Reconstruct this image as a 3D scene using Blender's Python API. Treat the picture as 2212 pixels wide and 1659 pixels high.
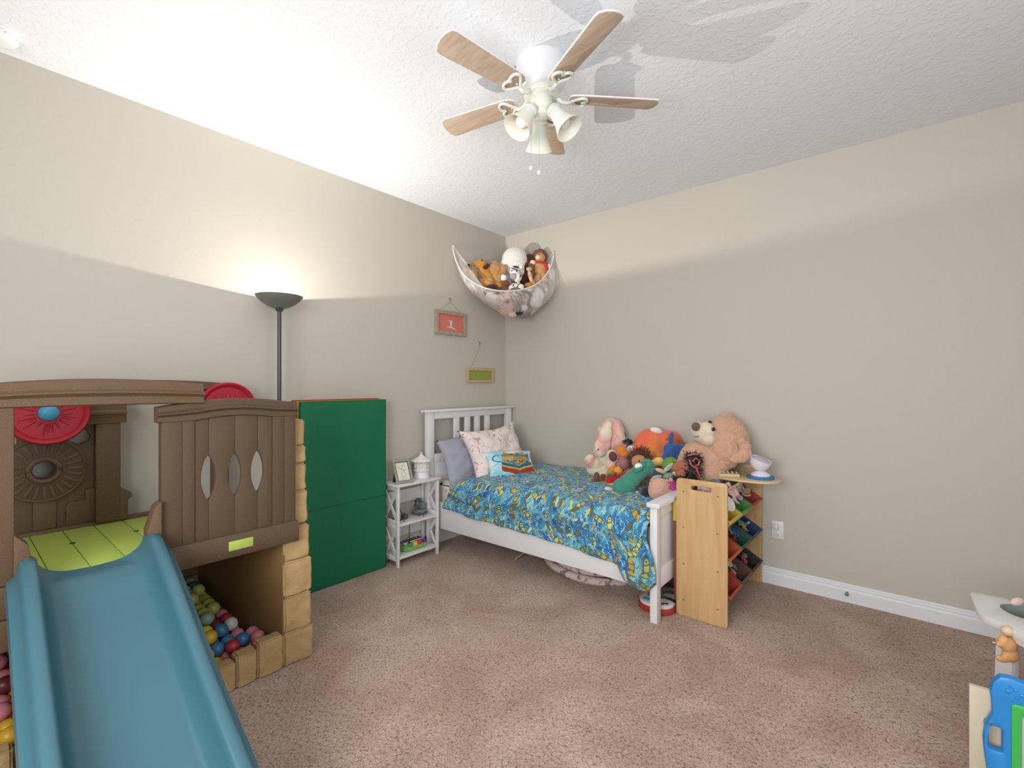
import bpy, bmesh, math, random
from mathutils import Vector, Matrix, noise, Euler
from bpy_extras.object_utils import world_to_camera_view
SC = bpy.context.scene
for o in list(bpy.data.objects): bpy.data.objects.remove(o)
COL = SC.collection
random.seed(7)
PI = math.pi
def srgb(h, a=1.0):
    h = h.lstrip('#'); c = [int(h[i:i+2], 16)/255 for i in (0, 2, 4)]
    return tuple((x/12.92 if x <= .04045 else ((x+.055)/1.055)**2.4) for x in c) + (a,)

# ------------------------------------------------------------------ camera, light, exposure
cam = bpy.data.cameras.new('camera'); CAM = bpy.data.objects.new('camera', cam); COL.objects.link(CAM)
CAM.location = (2.992, -3.483, 1.31); CAM.rotation_euler = (PI/2, 0, math.asin(.6413))
cam.sensor_width = 36; cam.lens = 1022/2212*36; cam.clip_start = .05; cam.clip_end = 50
SC.camera = CAM
SC.view_settings.view_transform = 'Standard'; SC.view_settings.look = 'None'
SC.view_settings.gamma = 1; SC.view_settings.exposure = 0.16; SC.view_settings.use_curve_mapping = False
wd = bpy.data.worlds.new('sky'); SC.world = wd; wd.use_nodes = True
wd.node_tree.nodes['Background'].inputs[0].default_value = srgb('#cfdcec')
wd.node_tree.nodes['Background'].inputs[1].default_value = 1.0
def area_light(name, loc, rot, sx, sy, energy, color):
    l = bpy.data.lights.new(name, 'AREA'); l.shape = 'RECTANGLE'; l.size = sx; l.size_y = sy
    l.energy = energy; l.color = color
    o = bpy.data.objects.new(name, l); COL.objects.link(o); o.location = loc; o.rotation_euler = rot
    return o
# daylight through the two windows of the walls behind the camera
area_light('daylight_back', (2.45, -4.44, 1.45), (PI/2, 0, 0), 1.7, 1.3, 64, (.96, .98, 1.0))
area_light('daylight_side', (4.14, -2.55, 1.45), (PI/2, 0, PI/2), 1.5, 1.3, 16, (.90, .95, 1.0))

# ------------------------------------------------------------------ materials
MATS = {}
def mat(name, col, rough=.6, spec=.4, bump=None, var=None, metal=0, trans=0, alpha=1, emit=None, sheen=0, coat=0):
    """bump=(scale, strength, distance); var=(scale, second colour, amount)"""
    if name in MATS: return MATS[name]
    m = bpy.data.materials.new(name); m.use_nodes = True; MATS[name] = m
    nt = m.node_tree; b = nt.nodes['Principled BSDF']
    c = srgb(col) if isinstance(col, str) else col
    b.inputs['Base Color'].default_value = c
    b.inputs['Roughness'].default_value = rough
    b.inputs['Specular IOR Level'].default_value = spec
    b.inputs['Metallic'].default_value = metal
    b.inputs['Transmission Weight'].default_value = trans
    b.inputs['Alpha'].default_value = alpha
    b.inputs['Sheen Weight'].default_value = sheen
    b.inputs['Coat Weight'].default_value = coat
    tc = nt.nodes.new('ShaderNodeTexCoord')
    if var:
        n = nt.nodes.new('ShaderNodeTexNoise'); n.inputs['Scale'].default_value = var[0]; n.inputs['Detail'].default_value = 4
        nt.links.new(tc.outputs['Object'], n.inputs['Vector'])
        r = nt.nodes.new('ShaderNodeValToRGB'); r.color_ramp.elements[0].position = .5-var[2]; r.color_ramp.elements[1].position = .5+var[2]
        r.color_ramp.elements[0].color = c; r.color_ramp.elements[1].color = srgb(var[1])
        nt.links.new(n.outputs['Fac'], r.inputs[0]); nt.links.new(r.outputs[0], b.inputs['Base Color'])
    if bump:
        n = nt.nodes.new('ShaderNodeTexNoise'); n.inputs['Scale'].default_value = bump[0]; n.inputs['Detail'].default_value = 5
        nt.links.new(tc.outputs['Object'], n.inputs['Vector'])
        bp = nt.nodes.new('ShaderNodeBump'); bp.inputs['Strength'].default_value = bump[1]; bp.inputs['Distance'].default_value = bump[2]
        nt.links.new(n.outputs['Fac'], bp.inputs['Height']); nt.links.new(bp.outputs[0], b.inputs['Normal'])
    if emit:
        b.inputs['Emission Color'].default_value = c; b.inputs['Emission Strength'].default_value = emit
    return m
def wood(name, c1, c2, axis='Z', scale=6, rough=.45):
    if name in MATS: return MATS[name]
    m = mat(name, c1, rough); nt = m.node_tree; b = nt.nodes['Principled BSDF']
    tc = nt.nodes.new('ShaderNodeTexCoord'); mp = nt.nodes.new('ShaderNodeMapping')
    s = {'X': (1, 14, 14), 'Y': (14, 1, 14), 'Z': (14, 14, 1)}[axis]
    mp.inputs['Scale'].default_value = s
    n = nt.nodes.new('ShaderNodeTexNoise'); n.inputs['Scale'].default_value = scale; n.inputs['Detail'].default_value = 6
    r = nt.nodes.new('ShaderNodeValToRGB'); r.color_ramp.elements[0].position = .35; r.color_ramp.elements[1].position = .68
    r.color_ramp.elements[0].color = srgb(c1); r.color_ramp.elements[1].color = srgb(c2)
    nt.links.new(tc.outputs['Object'], mp.inputs[0]); nt.links.new(mp.outputs[0], n.inputs['Vector'])
    nt.links.new(n.outputs['Fac'], r.inputs[0]); nt.links.new(r.outputs[0], b.inputs['Base Color'])
    return m
M_wall = mat('wall_paint', '#c6c0b4', .75, .2, bump=(210, .25, .002))
M_ceil = mat('ceiling_paint', '#e4e5e8', .9, .1)
def ceil_nodes():
    nt = M_ceil.node_tree; b = nt.nodes['Principled BSDF']
    tc = nt.nodes.new('ShaderNodeTexCoord')
    n = nt.nodes.new('ShaderNodeTexNoise'); n.inputs['Scale'].default_value = 34; n.inputs['Detail'].default_value = 4; n.inputs['Distortion'].default_value = .6
    r = nt.nodes.new('ShaderNodeValToRGB'); r.color_ramp.elements[0].position = .5; r.color_ramp.elements[1].position = .58
    bp = nt.nodes.new('ShaderNodeBump'); bp.inputs['Strength'].default_value = .35; bp.inputs['Distance'].default_value = .003
    nt.links.new(tc.outputs['Object'], n.inputs['Vector']); nt.links.new(n.outputs['Fac'], r.inputs[0])
    nt.links.new(r.outputs[0], bp.inputs['Height']); nt.links.new(bp.outputs[0], b.inputs['Normal'])
ceil_nodes()
def carpet_mat():
    m = mat('carpet_pile', '#b09788', .95, .05, sheen=.3); nt = m.node_tree; b = nt.nodes['Principled BSDF']
    tc = nt.nodes.new('ShaderNodeTexCoord'); L = nt.links.new
    def nz(scale, det, dist=0):
        n = nt.nodes.new('ShaderNodeTexNoise'); n.inputs['Scale'].default_value = scale; n.inputs['Detail'].default_value = det
        n.inputs['Distortion'].default_value = dist; L(tc.outputs['Object'], n.inputs['Vector']); return n
    big = nz(3.2, 3, .5); fine = nz(105, 4, 1.0); ff = nz(330, 2)
    r = nt.nodes.new('ShaderNodeValToRGB'); e = r.color_ramp.elements
    e[0].position = .33; e[0].color = srgb('#80675a'); e[1].position = .62; e[1].color = srgb('#dcc1ae')
    k = e.new(.44); k.color = srgb('#c1a390')
    L(fine.outputs['Fac'], r.inputs[0])
    r2 = nt.nodes.new('ShaderNodeValToRGB'); r2.color_ramp.elements[0].position = .35; r2.color_ramp.elements[1].position = .65
    r2.color_ramp.elements[0].color = srgb('#e4dad2'); r2.color_ramp.elements[1].color = (1, 1, 1, 1)
    L(big.outputs['Fac'], r2.inputs[0])
    mx = nt.nodes.new('ShaderNodeMix'); mx.data_type = 'RGBA'; mx.blend_type = 'MULTIPLY'; mx.inputs[0].default_value = 1
    L(r.outputs[0], mx.inputs[6]); L(r2.outputs[0], mx.inputs[7]); L(mx.outputs[2], b.inputs['Base Color'])
    ad = nt.nodes.new('ShaderNodeMath'); ad.operation = 'MULTIPLY_ADD'; ad.inputs[1].default_value = .4
    L(ff.outputs['Fac'], ad.inputs[0]); L(fine.outputs['Fac'], ad.inputs[2])
    bp = nt.nodes.new('ShaderNodeBump'); bp.inputs['Strength'].default_value = .9; bp.inputs['Distance'].default_value = .012
    L(ad.outputs[0], bp.inputs['Height']); L(bp.outputs[0], b.inputs['Normal'])
    return m
M_carpet = carpet_mat()
M_trim = mat('white_trim_paint', '#e6e7ea', .4)
M_white = mat('white_furniture_paint', '#e4e2e1', .38)
M_brown = mat('brown_moulded_plastic', '#6e573f', .55, .35, bump=(700, .35, .001), var=(420, '#5c4834', .12))
M_brown_dark = mat('dark_brown_moulded_plastic', '#63503d', .6, .3, bump=(500, .4, .001), var=(380, '#544333', .12))
M_tanwall = mat('tan_plank_plastic', '#7d623d', .55, .3, bump=(600, .3, .001), var=(6, '#7b5f3a', .2))
M_stone = mat('sand_stone_plastic', '#bfa274', .6, .3, bump=(26, .55, .006), var=(300, '#ad8f62', .15))
M_red = mat('red_plastic', '#b0202f', .42, .4)
M_lime = mat('lime_plastic', '#b3c65f', .5, .35, bump=(500, .25, .001), var=(350, '#a3b851', .15))
M_blue = mat('blue_slide_plastic', '#3f6a76', .34, .5, bump=(900, .12, .0006))
M_hub = mat('light_blue_plastic', '#4d9bc0', .4)
M_dark = mat('dark_void', '#2a2620', .8)
M_lampmetal = mat('grey_green_lamp_metal', '#6f7168', .42, .5)
M_pole = mat('dark_grey_lamp_pole', '#45474a', .35, .5)
M_vinylg = mat('green_vinyl', '#12704b', .42, .4, bump=(7, .5, .02))
M_vinyly = mat('yellow_vinyl', '#e9b02c', .45)
M_vinylo = mat('orange_vinyl', '#e0742a', .45)
M_vinylr = mat('red_vinyl', '#c9382e', .45)
M_vinylb = mat('blue_vinyl', '#2a5ea8', .45)
M_chrome = mat('chrome', '#d8d8d8', .2, .5, metal=1)
M_black = mat('black_plastic', '#1d1d1f', .45)

# ------------------------------------------------------------------ mesh helpers
def bm_new(): return bmesh.new()
def absorb(bm, tmp, mtx=None):
    if mtx is not None: bmesh.ops.transform(tmp, matrix=mtx, verts=tmp.verts)
    me = bpy.data.meshes.new('t'); tmp.to_mesh(me); tmp.free(); bm.from_mesh(me); bpy.data.meshes.remove(me); return bm
def box(bm, x0, x1, y0, y1, z0, z1, bev=.003, seg=2, mtx=None):
    t = bmesh.new(); bmesh.ops.create_cube(t, size=1)
    for v in t.verts:
        v.co = Vector(((x0+x1)/2+v.co.x*abs(x1-x0), (y0+y1)/2+v.co.y*abs(y1-y0), (z0+z1)/2+v.co.z*abs(z1-z0)))
    if bev: bmesh.ops.bevel(t, geom=t.edges[:], offset=bev, segments=seg, affect='EDGES', profile=.5, clamp_overlap=True)
    return absorb(bm, t, mtx)
def lathe(bm, prof, seg=32, mtx=None, arc=None):
    """prof = [(r, z)...] spun round z"""
    t = bmesh.new(); rings = []
    for r, z in prof:
        if r < 1e-6: rings.append([t.verts.new((0, 0, z))])
        else: rings.append([t.verts.new((r*math.cos(2*PI*i/seg), r*math.sin(2*PI*i/seg), z)) for i in range(seg)])
    for a, b in zip(rings, rings[1:]):
        for i in range(seg):
            j = (i+1) % seg
            if len(a) == 1 and len(b) == 1: continue
            if len(a) == 1: t.faces.new((a[0], b[j], b[i]))
            elif len(b) == 1: t.faces.new((a[i], a[j], b[0]))
            else: t.faces.new((a[i], a[j], b[j], b[i]))
    bmesh.ops.recalc_face_normals(t, faces=t.faces[:])
    return absorb(bm, t, mtx)
def align(p, q):
    p, q = Vector(p), Vector(q); return Matrix.Translation(p) @ (q-p).to_track_quat('Z', 'Y').to_matrix().to_4x4()
def rod(bm, p, q, r, r2=None, seg=14):
    L = (Vector(q)-Vector(p)).length; r2 = r if r2 is None else r2
    return lathe(bm, [(0, 0), (r, 0), (r2, L), (0, L)], seg, align(p, q))
def tube(bm, pts, r, seg=8, closed=False):
    pts = [Vector(p) for p in pts]; n = len(pts); rings = []; t = bmesh.new()
    up = Vector((0, 0, 1)); 
    for i, p in enumerate(pts):
        a = pts[i-1] if (i or closed) else pts[0]; b = pts[(i+1) % n] if (i < n-1 or closed) else pts[-1]
        d = (b-a).normalized(); u = d.cross(up)
        if u.length < .05: u = d.cross(Vector((1, 0, 0)))
        u.normalize(); w = u.cross(d).normalized()
        rr = r[i] if isinstance(r, (list, tuple)) else r
        rings.append([t.verts.new(p + u*rr*math.cos(2*PI*k/seg) + w*rr*math.sin(2*PI*k/seg)) for k in range(seg)])
    m = n if closed else n-1
    for i in range(m):
        A, B = rings[i], rings[(i+1) % n]
        for k in range(seg): t.faces.new((A[k], A[(k+1) % seg], B[(k+1) % seg], B[k]))
    if not closed: t.faces.new(rings[0]); t.faces.new(rings[-1])
    bmesh.ops.recalc_face_normals(t, faces=t.faces[:])
    return absorb(bm, t)
def ball(bm, c, r, seg=16, rings=10, mtx=None):
    rx, ry, rz = (r, r, r) if not isinstance(r, (tuple, list)) else r
    t = bmesh.new(); bmesh.ops.create_uvsphere(t, u_segments=seg, v_segments=rings, radius=1)
    M = Matrix.Translation(Vector(c)) @ (mtx or Matrix.Identity(4)) @ Matrix.Diagonal((rx, ry, rz, 1))
    return absorb(bm, t, M)
def grid_surface(bm, f, nu, nv, closed_u=False, uv=None):
    t = bmesh.new(); V = [[t.verts.new(f(i/(nu), j/(nv))) for j in range(nv+1)] for i in range(nu+1)]
    uvl = t.loops.layers.uv.new('UVMap') if uv else None
    for i in range(nu):
        for j in range(nv):
            fc = t.faces.new((V[i][j], V[i+1][j], V[i+1][j+1], V[i][j+1]))
            if uv:
                for lp, (a, b) in zip(fc.loops, ((i, j), (i+1, j), (i+1, j+1), (i, j+1))): lp[uvl].uv = uv(a/nu, b/nv)
    return absorb(bm, t)
_dg = None
def plate_bm(bm, outer, holes=(), th=.01, bev=.001, mtx=None, res=6):
    """flat plate in local XY cut from outlines, thickness th about z=0, placed by mtx"""
    cu = bpy.data.curves.new('tmp', 'CURVE'); cu.dimensions = '2D'; cu.fill_mode = 'BOTH'
    cu.extrude = max(th/2-bev, 1e-4); cu.bevel_depth = bev; cu.bevel_resolution = 1; cu.offset = -bev
    for pts in [outer]+list(holes):
        s = cu.splines.new('POLY'); s.points.add(len(pts)-1)
        for p, q in zip(s.points, pts): p.co = (q[0], q[1], 0, 1)
        s.use_cyclic_u = True
    ob = bpy.data.objects.new('tmp', cu)
    COL.objects.link(ob); dg = bpy.context.evaluated_depsgraph_get(); dg.update()
    me = bpy.data.meshes.new_from_object(ob.evaluated_get(dg))
    t = bmesh.new(); t.from_mesh(me); bmesh.ops.remove_doubles(t, verts=t.verts, dist=1e-5)
    bpy.data.objects.remove(ob); bpy.data.curves.remove(cu); bpy.data.meshes.remove(me)
    return absorb(bm, t, mtx)
def rrect(x0, x1, y0, y1, r=.01, n=5):
    P = []
    for cx, cy, a in ((x1-r, y1-r, 0), (x0+r, y1-r, 90), (x0+r, y0+r, 180), (x1-r, y0+r, 270)):
        for i in range(n+1):
            t = math.radians(a+90*i/n); P.append((cx+r*math.cos(t), cy+r*math.sin(t)))
    return P
def ellipse(cx, cy, rx, ry, n=28, pw=1):
    return [(cx+rx*math.copysign(abs(math.cos(2*PI*i/n))**pw, math.cos(2*PI*i/n)), cy+ry*math.sin(2*PI*i/n)) for i in range(n)]
# plate frames: YZ plane facing +X at x, XZ plane facing -Y at y
def YZ(x): return Matrix(((0, 0, 1, x), (1, 0, 0, 0), (0, 1, 0, 0), (0, 0, 0, 1)))
def XZ(y): return Matrix(((1, 0, 0, 0), (0, 0, -1, y), (0, 1, 0, 0), (0, 0, 0, 1)))

# ------------------------------------------------------------------ object helpers
def wmx(o):
    m = o.matrix_basis.copy()
    while o.parent: o = o.parent; m = o.matrix_basis @ m
    return m
def props(o, label=None, cat=None, group=None, kind=None):
    if label: o['label'] = label
    if cat: o['category'] = cat
    if group: o['group'] = group
    if kind: o['kind'] = kind
    return o
def thing(name, label, cat, loc=(0, 0, 0), rz=0, group=None, kind=None):
    o = bpy.data.objects.new(name, None); o.empty_display_size = .05; COL.objects.link(o)
    o.location = loc; o.rotation_euler = (0, 0, rz)
    return props(o, label, cat, group, kind)
def part(name, bm, m, parent=None, world=True, smooth=40, label=None, kind=None):
    me = bpy.data.meshes.new(name)
    if parent is not None and world: bmesh.ops.transform(bm, matrix=wmx(parent).inverted(), verts=bm.verts)
    bm.to_mesh(me); bm.free()
    for x in (m if isinstance(m, (list, tuple)) else [m]): me.materials.append(x)
    for p in me.polygons: p.use_smooth = True
    if smooth < 180: me.set_sharp_from_angle(angle=math.radians(smooth))
    o = bpy.data.objects.new(name, me); COL.objects.link(o)
    if parent is not None: o.parent = parent
    if label: o['label'] = label
    if kind: o['kind'] = kind
    return o
def single(name, bm, m, label, cat, group=None, smooth=40, kind=None):
    # a thing that is one mesh: origin moved to its base centre
    zs = [v.co.z for v in bm.verts]; c = Vector((sum(v.co.x for v in bm.verts)/len(zs), sum(v.co.y for v in bm.verts)/len(zs), min(zs)))
    bmesh.ops.translate(bm, vec=-c, verts=bm.verts)
    o = part(name, bm, m, None, smooth=smooth); o.location = c
    return props(o, label, cat, group, kind)
def struct(name, bm, m, parent=None, smooth=40):
    o = part(name, bm, m, parent, smooth=smooth)
    if parent is None: o['kind'] = 'structure'
    return o
def copy_tree(o, parent=None):
    c = o.copy(); COL.objects.link(c)
    if parent: c.parent = parent
    for ch in list(o.children): copy_tree(ch, c)
    return c

# ------------------------------------------------------------------ room shell
H = 2.737; RX = 4.1; RY = -4.4; T = .12
struct('floor', box(bm_new(), -T, RX+T, RY-T, T, -.1, 0, 0), M_carpet)
struct('ceiling', box(bm_new(), -T, RX+T, RY-T, T, H, H+.1, 0), M_ceil)
struct('wall_left', box(bm_new(), -T, 0, RY-T, T, 0, H, 0), M_wall)
struct('wall_right', box(bm_new(), 0, RX+T, 0, T, 0, H, 0), M_wall)
# walls behind the camera, each with a window
WB = bm_new(); plate_bm(WB, [(0, 0), (RX, 0), (RX, H), (0, H)], [[(1.5, .75), (3.4, .75), (3.4, 2.15), (1.5, 2.15)]], T, .0005, XZ(RY-T/2))
struct('wall_back', WB, M_wall)
WS = bm_new(); plate_bm(WS, [(RY, 0), (0, 0), (0, H), (RY, H)], [[(-3.4, .75), (-1.7, .75), (-1.7, 2.15), (-3.4, 2.15)]], T, .0005, YZ(RX+T/2))
struct('wall_side', WS, M_wall)
M_glass = mat('window_glass', '#ffffff', .02, .5, trans=1)
def window(n, mtx_f, a0, a1):
    b = bm_new()
    plate_bm(b, [(a0, .75), (a1, .75), (a1, 2.15), (a0, 2.15)], [[(a0+.06, .81), (a1-.06, .81), (a1-.06, 1.42), (a0+.06, 1.42)], [(a0+.06, 1.47), (a1-.06, 1.47), (a1-.06, 2.09), (a0+.06, 2.09)]], .05, .002, mtx_f)
    w = struct('window_%d' % n, b, M_trim)
    return w
w1 = window(1, XZ(RY-T-.03), 1.5, 3.4); w2 = window(2, YZ(RX+T+.03), -3.4, -1.7)
# baseboards with a moulded profile
def baseboard(name, p0, p1, nrm):
    prof = [(0, 0), (.016, 0), (.016, .07), (.012, .078), (.013, .088), (.008, .094), (.009, .101), (.003, .108), (0, .108)]
    p0, p1, nrm = Vector(p0), Vector(p1), Vector(nrm); t = bmesh.new()
    A = [t.verts.new(p0+nrm*a+Vector((0, 0, b))) for a, b in prof]; B = [t.verts.new(p1+nrm*a+Vector((0, 0, b))) for a, b in prof]
    for i in range(len(prof)-1): t.faces.new((A[i], A[i+1], B[i+1], B[i]))
    t.faces.new(A); t.faces.new(B[::-1]); bmesh.ops.recalc_face_normals(t, faces=t.faces[:])
    return struct(name, t, M_trim, smooth=20)
baseboard('baseboard_right', (0, 0, 0), (RX, 0, 0), (0, -1, 0))
baseboard('baseboard_left', (0, 0, 0), (0, RY, 0), (1, 0, 0))
baseboard('baseboard_back', (0, RY, 0), (RX, RY, 0), (0, 1, 0))
baseboard('baseboard_side', (RX, RY, 0), (RX, 0, 0), (-1, 0, 0))
# ------------------------------------------------------------------ floor lamp (torchiere)
lx, ly = .15, -2.222
lamp = thing('floor_lamp', 'tall dark grey torchiere floor lamp, lit, behind the playhouse against the left wall', 'lamp', (lx, ly, 0))
part('base', lathe(bm_new(), [(0, 0), (.13, 0), (.13, .012), (.06, .03), (.016, .04), (0, .04)], 40, Matrix.Translation((lx, ly, 0))), M_pole, lamp)
part('pole', lathe(bm_new(), [(.0115, .03), (.0115, 1.745)], 20, Matrix.Translation((lx, ly, 0))), M_pole, lamp)
part('collar', lathe(bm_new(), [(0, 1.735), (.012, 1.735), (.02, 1.742), (.023, 1.75), (.018, 1.757), (.01, 1.765), (0, 1.765)], 24, Matrix.Translation((lx, ly, 0))), M_pole, lamp)
bowl = [(.0, 1.752), (.03, 1.755), (.06, 1.767), (.09, 1.785), (.113, 1.805), (.128, 1.826), (.129, 1.8285), (.1275, 1.828), (.111, 1.808), (.088, 1.789), (.06, 1.772), (.03, 1.761), (0, 1.758)]
part('bowl', lathe(bm_new(), bowl, 64, Matrix.Translation((lx, ly, 0))), M_lampmetal, lamp)
M_bulb = mat('glowing_bulb', '#fff0d8', .4, emit=20)
bl = bm_new(); tube(bl, [(lx-.03, ly-.0, 1.797), (lx-.03, ly+.06, 1.797)], .005, 10); part('bulb', bl, M_bulb, lamp)
pl = bpy.data.lights.new('bulb_light', 'POINT'); pl.energy = 92; pl.color = (1.0, .955, .89); pl.shadow_soft_size = .003
pl.use_nodes = True; _nt = pl.node_tree; _fo = _nt.nodes.new('ShaderNodeLightFalloff'); _fo.inputs['Strength'].default_value = 1; _fo.inputs['Smooth'].default_value = 1.0
_nt.links.new(_fo.outputs['Quadratic'], _nt.nodes['Emission'].inputs['Strength'])
po = bpy.data.objects.new('bulb_light', pl); COL.objects.link(po); po.parent = lamp; po.location = (-.03, .03, 1.811)

# ------------------------------------------------------------------ ceiling fan
FX, FY, FZ = 1.744, -1.785, 2.58
fan = thing('ceiling_fan', 'white five-blade ceiling fan with pale wood blades and three glass shades', 'fan', (FX, FY, H))
FT = Matrix.Translation((FX, FY, 0))
M_fan = mat('white_fan_enamel', '#e6e7ea', .3, .5); M_iron = mat('antique_white_bracket', '#dbdcd0', .4, .5)
M_fglass = mat('frosted_cream_glass', '#ebe8dc', .35, .5); M_fglass.node_tree.nodes['Principled BSDF'].inputs['Subsurface Weight'].default_value = .3
M_fglass.node_tree.nodes['Principled BSDF'].inputs['Subsurface Scale'].default_value = .02
M_blade = wood('pale_limed_wood', '#c6b09a', '#b49d86', 'X', 5, .6)
part('motor_housing', lathe(bm_new(), [(0, H), (.112, H), (.114, H-.004), (.113, H-.015), (.113, H-.065), (.110, H-.085), (.100, H-.105), (.088, H-.118), (.078, H-.124), (0, H-.125)], 56, FT), M_fan, fan)
part('rotor_ring', lathe(bm_new(), [(0, 2.612), (.068, 2.612), (.07, 2.60), (.078, 2.597), (.078, 2.584), (.07, 2.578), (0, 2.578)], 40, FT), M_iron, fan)
part('switch_housing', lathe(bm_new(), [(0, 2.58), (.044, 2.58), (.05, 2.572), (.05, 2.535), (.044, 2.525), (.036, 2.518), (.036, 2.498), (.024, 2.492), (.0, 2.490)], 40, FT), M_iron, fan)
for a in (46, 118, 190, 262, 334):
    R = Matrix.Translation((FX, FY, 2.580)) @ Matrix.Rotation(math.radians(a), 4, 'Z')
    pitch = R @ Matrix.Translation((.16, 0, .006)) @ Matrix.Rotation(math.radians(12), 4, 'X') @ Matrix.Translation((-.16, 0, 0))
    out = [(.125, -.03), (.14, -.044), (.17, -.05)] + [(.50, -.0595), (.52, -.054), (.531, -.03), (.535, 0), (.531, .03), (.52, .054), (.50, .0595)] + [(.17, .05), (.14, .044), (.125, .03)]
    b = part('blade', plate_bm(bm_new(), out, (), .006, .0012, pitch), M_fan, fan)
    out2 = [((x-.33)*.985+.33, y*.955) for x, y in out]
    part('wood_face', plate_bm(bm_new(), out2, (), .002, .0003, pitch @ Matrix.Translation((0, 0, -.0036))), M_blade, b)
    br = bm_new()
    # open heart-shaped blade bracket
    hp = []
    for i in range(40):
        t = 2*PI*i/40; hx = 16*math.sin(t)**3; hy = 13*math.cos(t)-5*math.cos(2*t)-2*math.cos(3*t)-math.cos(4*t)
        hp.append((.170+hy*.0026, hx*.0028))
    tube(br, [pitch @ Vector((x, y, -.012)) for x, y in hp], .0070, 8, closed=True)
    tube(br, [R @ Vector(p) for p in ((.068, 0, .008), (.09, 0, -.012), (.11, 0, -.016), (.135, 0, -.008))], [.012, .009, .008, .0095], 10)
    bo = part('blade_bracket', br, M_iron, fan, smooth=180)
    for sx, sy in ((.15, 0), (.197, .0)): part('screw', ball(bm_new(), pitch @ Vector((sx, sy, -.008)), .005, 8, 6), M_fan, bo)
for a in (252, 12, 132):
    R = Matrix.Translation((FX, FY, 0)) @ Matrix.Rotation(math.radians(a), 4, 'Z')
    ar = tube(bm_new(), [R @ Vector(p) for p in ((.03, 0, 2.522), (.044, 0, 2.521), (.054, 0, 2.516), (.060, 0, 2.508))], .009, 10); 
    arm = part('light_arm', ar, M_iron, fan)
    S = R @ Matrix.Translation((.052, 0, 2.520)) @ Matrix.Rotation(math.radians(180-36), 4, 'Y') @ Matrix.Scale(1.12, 4)
    part('socket_cup', lathe(bm_new(), [(0, -.006), (.02, -.005), (.028, .004), (.03, .02), (.028, .022), (0, .02)], 28, S), M_iron, arm)
    part('glass_shade', lathe(bm_new(), [(.024, .014), (.027, .03), (.030, .05), (.036, .075), (.045, .098), (.0545, .118), (.0555, .122), (.0535, .121), (.043, .098), (.034, .075), (.028, .05), (.025, .03), (.022, .014)], 40, S), M_fglass, arm)
    part('bulb', lathe(bm_new(), [(0, .02), (.013, .022), (.014, .04), (.026, .065), (.027, .08), (.018, .096), (0, .1)], 20, S), mat('unlit_bulb', '#f2f0ea', .3), arm)
for dx, dy, z1, z0 in ((-.036, -.03, 2.505, 2.280), (.008, -.030, 2.495, 2.248)):
    c = bm_new(); tube(c, [(FX+dx, FY+dy, z1), (FX+dx, FY+dy, z0)], .0011, 6); ch = part('pull_chain', c, M_chrome, fan)
    part('chain_knob', ball(bm_new(), (FX+dx, FY+dy, z0-.01), (.008, .008, .011)), M_fan, ch)

# smoke detector
sd = thing('smoke_detector', 'round white smoke detector on the ceiling at the left edge', 'detector', (.17, -3.355, H))
SDT = Matrix.Translation((.17, -3.355, H))
part('base_ring', lathe(bm_new(), [(0, 0), (.075, 0), (.076, -.004), (.074, -.012), (0, -.012)], 44, SDT), M_fan, sd)
part('cover', lathe(bm_new(), [(0, -.012), (.066, -.012), (.067, -.016), (.066, -.026), (.058, -.038), (.04, -.044), (0, -.045)], 44, SDT), M_fan, sd)
for k in range(6):
    a = k*PI/3+.2; part('vent_slot', box(bm_new(), .0625, .0655, -.012, .012, -.0262, -.0212, .0005, 1, SDT @ Matrix.Rotation(a, 4, 'Z')), mat('vent_grey', '#6d6b66', .6), sd)

# ------------------------------------------------------------------ folded gym mat
gm = thing('folding_gym_mat', 'folded vinyl tumbling mat with green front panel standing against left wall', 'mat', (.08, -1.775, 0))
def mat_panel(x0, x1, m, z1, dy=0):
    t = bmesh.new(); bmesh.ops.create_cube(t, size=1); bmesh.ops.subdivide_edges(t, edges=t.edges[:], cuts=7, use_grid_fill=True)
    for v in t.verts:
        c = v.co.copy(); v.co = Vector(((x0+x1)/2+c.x*(x1-x0), -1.776+dy+c.y*.628, z1/2+c.z*z1))
        e = (1-(2*abs(c.y))**6)*(1-(2*abs(c.z))**8)
        v.co.x += (1 if c.x > 0 else -1)*(-.006+.006*e) + .004*noise.noise(Vector((c.y*3, c.z*4, x0*40)))
    bmesh.ops.bevel(t, geom=[e for e in t.edges if len(e.link_faces) == 2 and e.calc_face_angle(0) > 1], offset=.006, segments=2, affect='EDGES')
    return part('mat_panel', t, m, gm, smooth=60)
mat_panel(.006, .038, M_vinylr, 1.207); mat_panel(.038, .07, M_vinylo, 1.204, -.004); mat_panel(.07, .102, M_vinyly, 1.202, .002); mat_panel(.102, .136, M_vinylg, 1.2)
for z in (.52,): part('seam', box(bm_new(), .1355, .1375, -2.085, -1.467, z-.0015, z+.0015, 0), mat('dark_green_seam', '#0d5a3c', .5), gm)

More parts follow.
